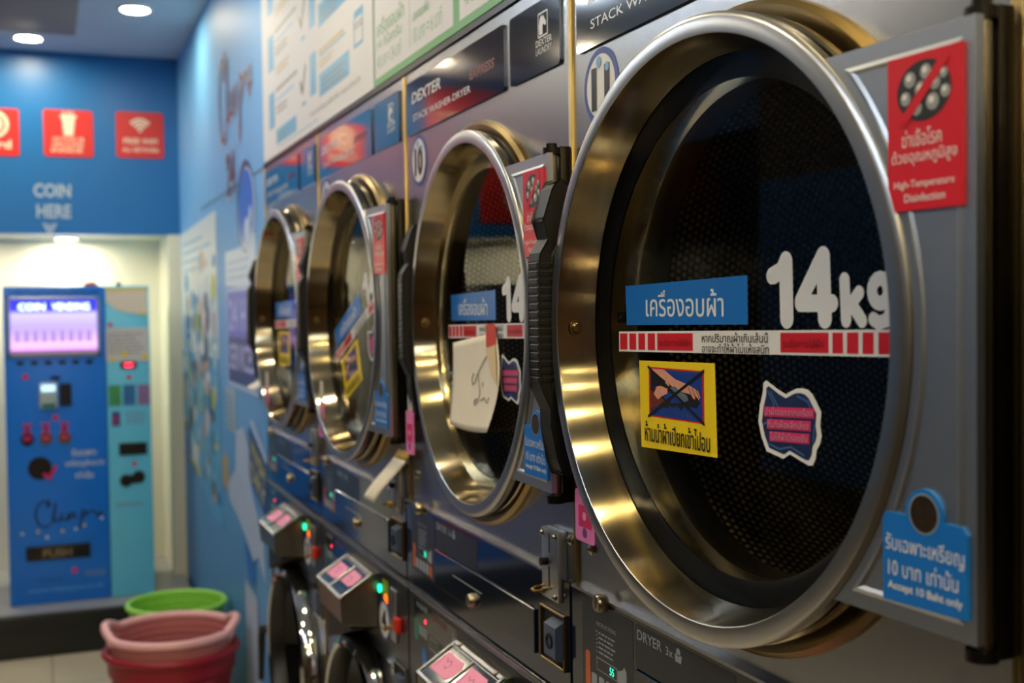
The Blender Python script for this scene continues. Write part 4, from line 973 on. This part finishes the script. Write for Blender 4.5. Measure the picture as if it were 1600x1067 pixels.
t = empty('detergent_vending_machine', (.277, VY, VZ)); tag(t, 'narrow turquoise vending cabinet beside the blue coin changing machine', 'vending machine')
wd = .205
MB().box(0, wd, 0, .55, 0, VH, CY, .006).build('body', t)
mb = MB(); mb.prism_xz([(.005, VH-.025), (.005, VH-.075), (.045, VH-.115), (.12, VH-.135), (.195, VH-.142), (.195, VH-.025)], 0, -.003, PAPER); mb.rect(.005, VH-.025, .195, VH-.012, -.002, YELV); mb.rect(.16, VH-.142, .195, VH-.13, -.0036, YELV); mb.build('leaflet', t)
mb = MB(); mb.box(.0, wd-.008, -.003, 0, VH-.37, VH-.205, mat('leaflet_pale', (206, 206, 210), .5)); lines(mb, .01, VH-.33, .17, .11, 6, -.0034, PT, .35, seed=8); mb.disc(.014, -.0036, YELV, .085, VH-.335, 12); mb.disc(.012, -.0036, YELV, .03, VH-.36, 12); mb.disc(.014, -.0036, YELV, .18, VH-.35, 12); mb.build('leaflet', t)
mb = MB(); mb.box(.065, .140, -.006, 0, z(-.273), z(-.240), HOLE, .002, 1); mb.rect(.085, z(-.266), .122, z(-.248), -.0064, REDLED); mb.build('price_display', t)
for q, c in enumerate(((70, 150, 90), (50, 110, 170), (140, 110, 160))):
    mb = MB(); x0 = .008+q*.068; mb.box(x0, x0+.056, -.003, 0, z(-.455), z(-.355), mat('sachet_%d' % q, c, .4, noise=.4, nscale=30)); mb.build('product_picture', t)
mb = MB(); mb.box(.02, .058, -.003, 0, z(-.555), z(-.485), NVY); mb.rect(.026, z(-.52), .05, z(-.508), -.0034, PUR); mb.rect(.026, z(-.545), .05, z(-.535), -.0034, PUR); mb.build('small_label', t)
mb = MB(); lines(mb, .085, z(-.545), .10, .065, 4, -.0008, mat('cyan_text', (120, 150, 190), .5), .5, seed=12); mb.build('notice_lettering', t); mb = MB(); lines(mb, .03, z(-.955), .14, .03, 2, -.0008, MATS['cyan_text'], .5, seed=13)
mb.build('front_lettering', t)
for dx, dz in ((.023, -.058), (.023, -.100), (.105, -.318), (.120, -.745)): MB().disc(.012, -.0012, PUR, dx, z(dz), 14).build('step_number', t)
mb = MB(); mb.box(.050, .182, -.008, 0, z(-.70), z(-.64), HOLE, .003, 1); mb.box(.06, .172, -.0095, -.007, z(-.69), z(-.65), DKM, .002, 1); mb.build('coin_slot_plate', t)
mb = MB(); mb.lathe([(.030, 0), (.030, -.008), (.0001, -.009)], DKM, 24, .08, z(-.825)); mb.lathe([(.030, 0), (.030, -.008), (.0001, -.009)], DKM, 24, .14, z(-.81)); mb.box(.075, .145, -.008, 0, z(-.84), z(-.80), DKM, .002, 1); mb.build('coin_return_cup', t)
t = empty('drinks_vending_machine', (-1.38, VY, VZ)); tag(t, 'dark vending cabinet with blue base outside the picture, seen mirrored in the machine fronts', 'vending machine')
MB().box(0, .78, 0, .6, .42, VH, mat('vending_dark', (24, 44, 62), .4), .006).build('body', t); MB().box(0, .78, -.004, .6, 0, .42, VB, .006).build('base', t)
MB().box(.08, .50, -.006, 0, VH*.45, VH*.92, HOLE, .002).build('window', t); MB().box(.56, .72, -.008, 0, .10, .34, WR, .002).build('price_panel', t)
mb = MB(); mb.lathez([(.0001, 0), (.03, 0), (.034, .012), (.02, .022), (.0001, .024)], mat('orange_lump', (206, 110, 70), .5), 20)
tag(mb.build('small_dish', None, (.215, VY+.06, VZ+VH)), 'small orange dish on top of the blue coin changing machine', 'dish')
mb = MB(); mb.lathez([(.0001, 0), (.012, 0), (.012, .012), (.004, .02), (.0001, .022)], DKM, 16)
tag(mb.build('dark_ornament', None, (.345, VY+.05, VZ+VH)), 'tiny dark knob-shaped item on top of the turquoise cabinet', 'ornament')

# ------------------------------------------------------------------ laundry baskets
def basket(x, y, z0, r_top, r_bot, h, m, mr, label, handles=True, rim_r=.016, holes=True):
    t = empty('laundry_basket', (x, y, z0)); tag(t, label, 'laundry basket')
    body = MB(); n = 72; rows = 16; th = .003
    # lattice of horizontal hoops and upright slats over a thin lower shell
    for q in range(rows+1):
        f = q/rows; r = r_bot+(r_top-r_bot)*f; zz = .01+(h-.03)*f
        body.lathez([(r-.004, zz-.005), (r+.002, zz-.005), (r+.002, zz+.005), (r-.004, zz+.005)], m, n, close=True)
    for i in range(n):
        a = 2*pi*i/n; wa = .0042
        def pt(r, s_, zz): return (r*cos(a)-s_*sin(a), r*sin(a)+s_*cos(a), zz)
        A = r_bot; B_ = r_top
        body.add([pt(A-.002, -wa, .0), pt(A-.002, wa, .0), pt(B_-.002, wa, h-.02), pt(B_-.002, -wa, h-.02), pt(A+.001, -wa, .0), pt(A+.001, wa, .0), pt(B_+.001, wa, h-.02), pt(B_+.001, -wa, h-.02)],
                 [(0, 1, 2, 3), (7, 6, 5, 4), (0, 3, 7, 4), (1, 5, 6, 2)], m)
    body.lathez([(.0001, 0), (r_bot, 0), (r_bot+.003, .006), (.0001, .006)], m, n)
    body.lathez([(r_top-.002, h-.075), (r_top+.002, h-.075), (r_top+.003, h-.01), (r_top-.003, h-.01)], m, n, close=True)
    body.build('body', t)
    R_ = MB(); P = []
    for i in range(96):
        a = 2*pi*i/96
        lift = .035*max(0, abs(cos(a+.15))-.88)/.12 if handles else 0
        P.append(((r_top+.008+lift*.25)*cos(a), (r_top+.008+lift*.25)*sin(a), h-.008+lift*.9))
    R_.tube(P, rim_r, mr, 12, closed=True); R_.build('rim', t)
    if handles:
        for s_ in (0, pi):
            hn = MB(); Q = []
            for i in range(15):
                a = -.15+s_-.42+.84*i/14; Q.append(((r_top+.004)*cos(a), (r_top+.004)*sin(a), h-.03))
            hn.tube(Q, .009, mr, 8); hn.build('handle_bar', t)
    return t
PKR = mat('pink_plastic', (238, 180, 182), .3); PKB = mat('dusty_pink_plastic', (196, 120, 120), .4); RDB = mat('red_plastic', (150, 20, 38), .35); GRB = mat('green_plastic', (150, 216, 84), .35)
basket(.405, 4.40, 0.0, .222, .165, .390, RDB, RDB, 'dark red lattice laundry basket with a pink one nested in it', False, .014)
basket(.405, 4.40, .062, .212, .155, .392, PKB, PKR, 'pink handled laundry basket nested inside the dark red basket', True, .0155)
basket(.468, 4.845, 0.0, .180, .14, .445, GRB, GRB, 'lime green laundry basket behind the pink and red baskets', False, .011)
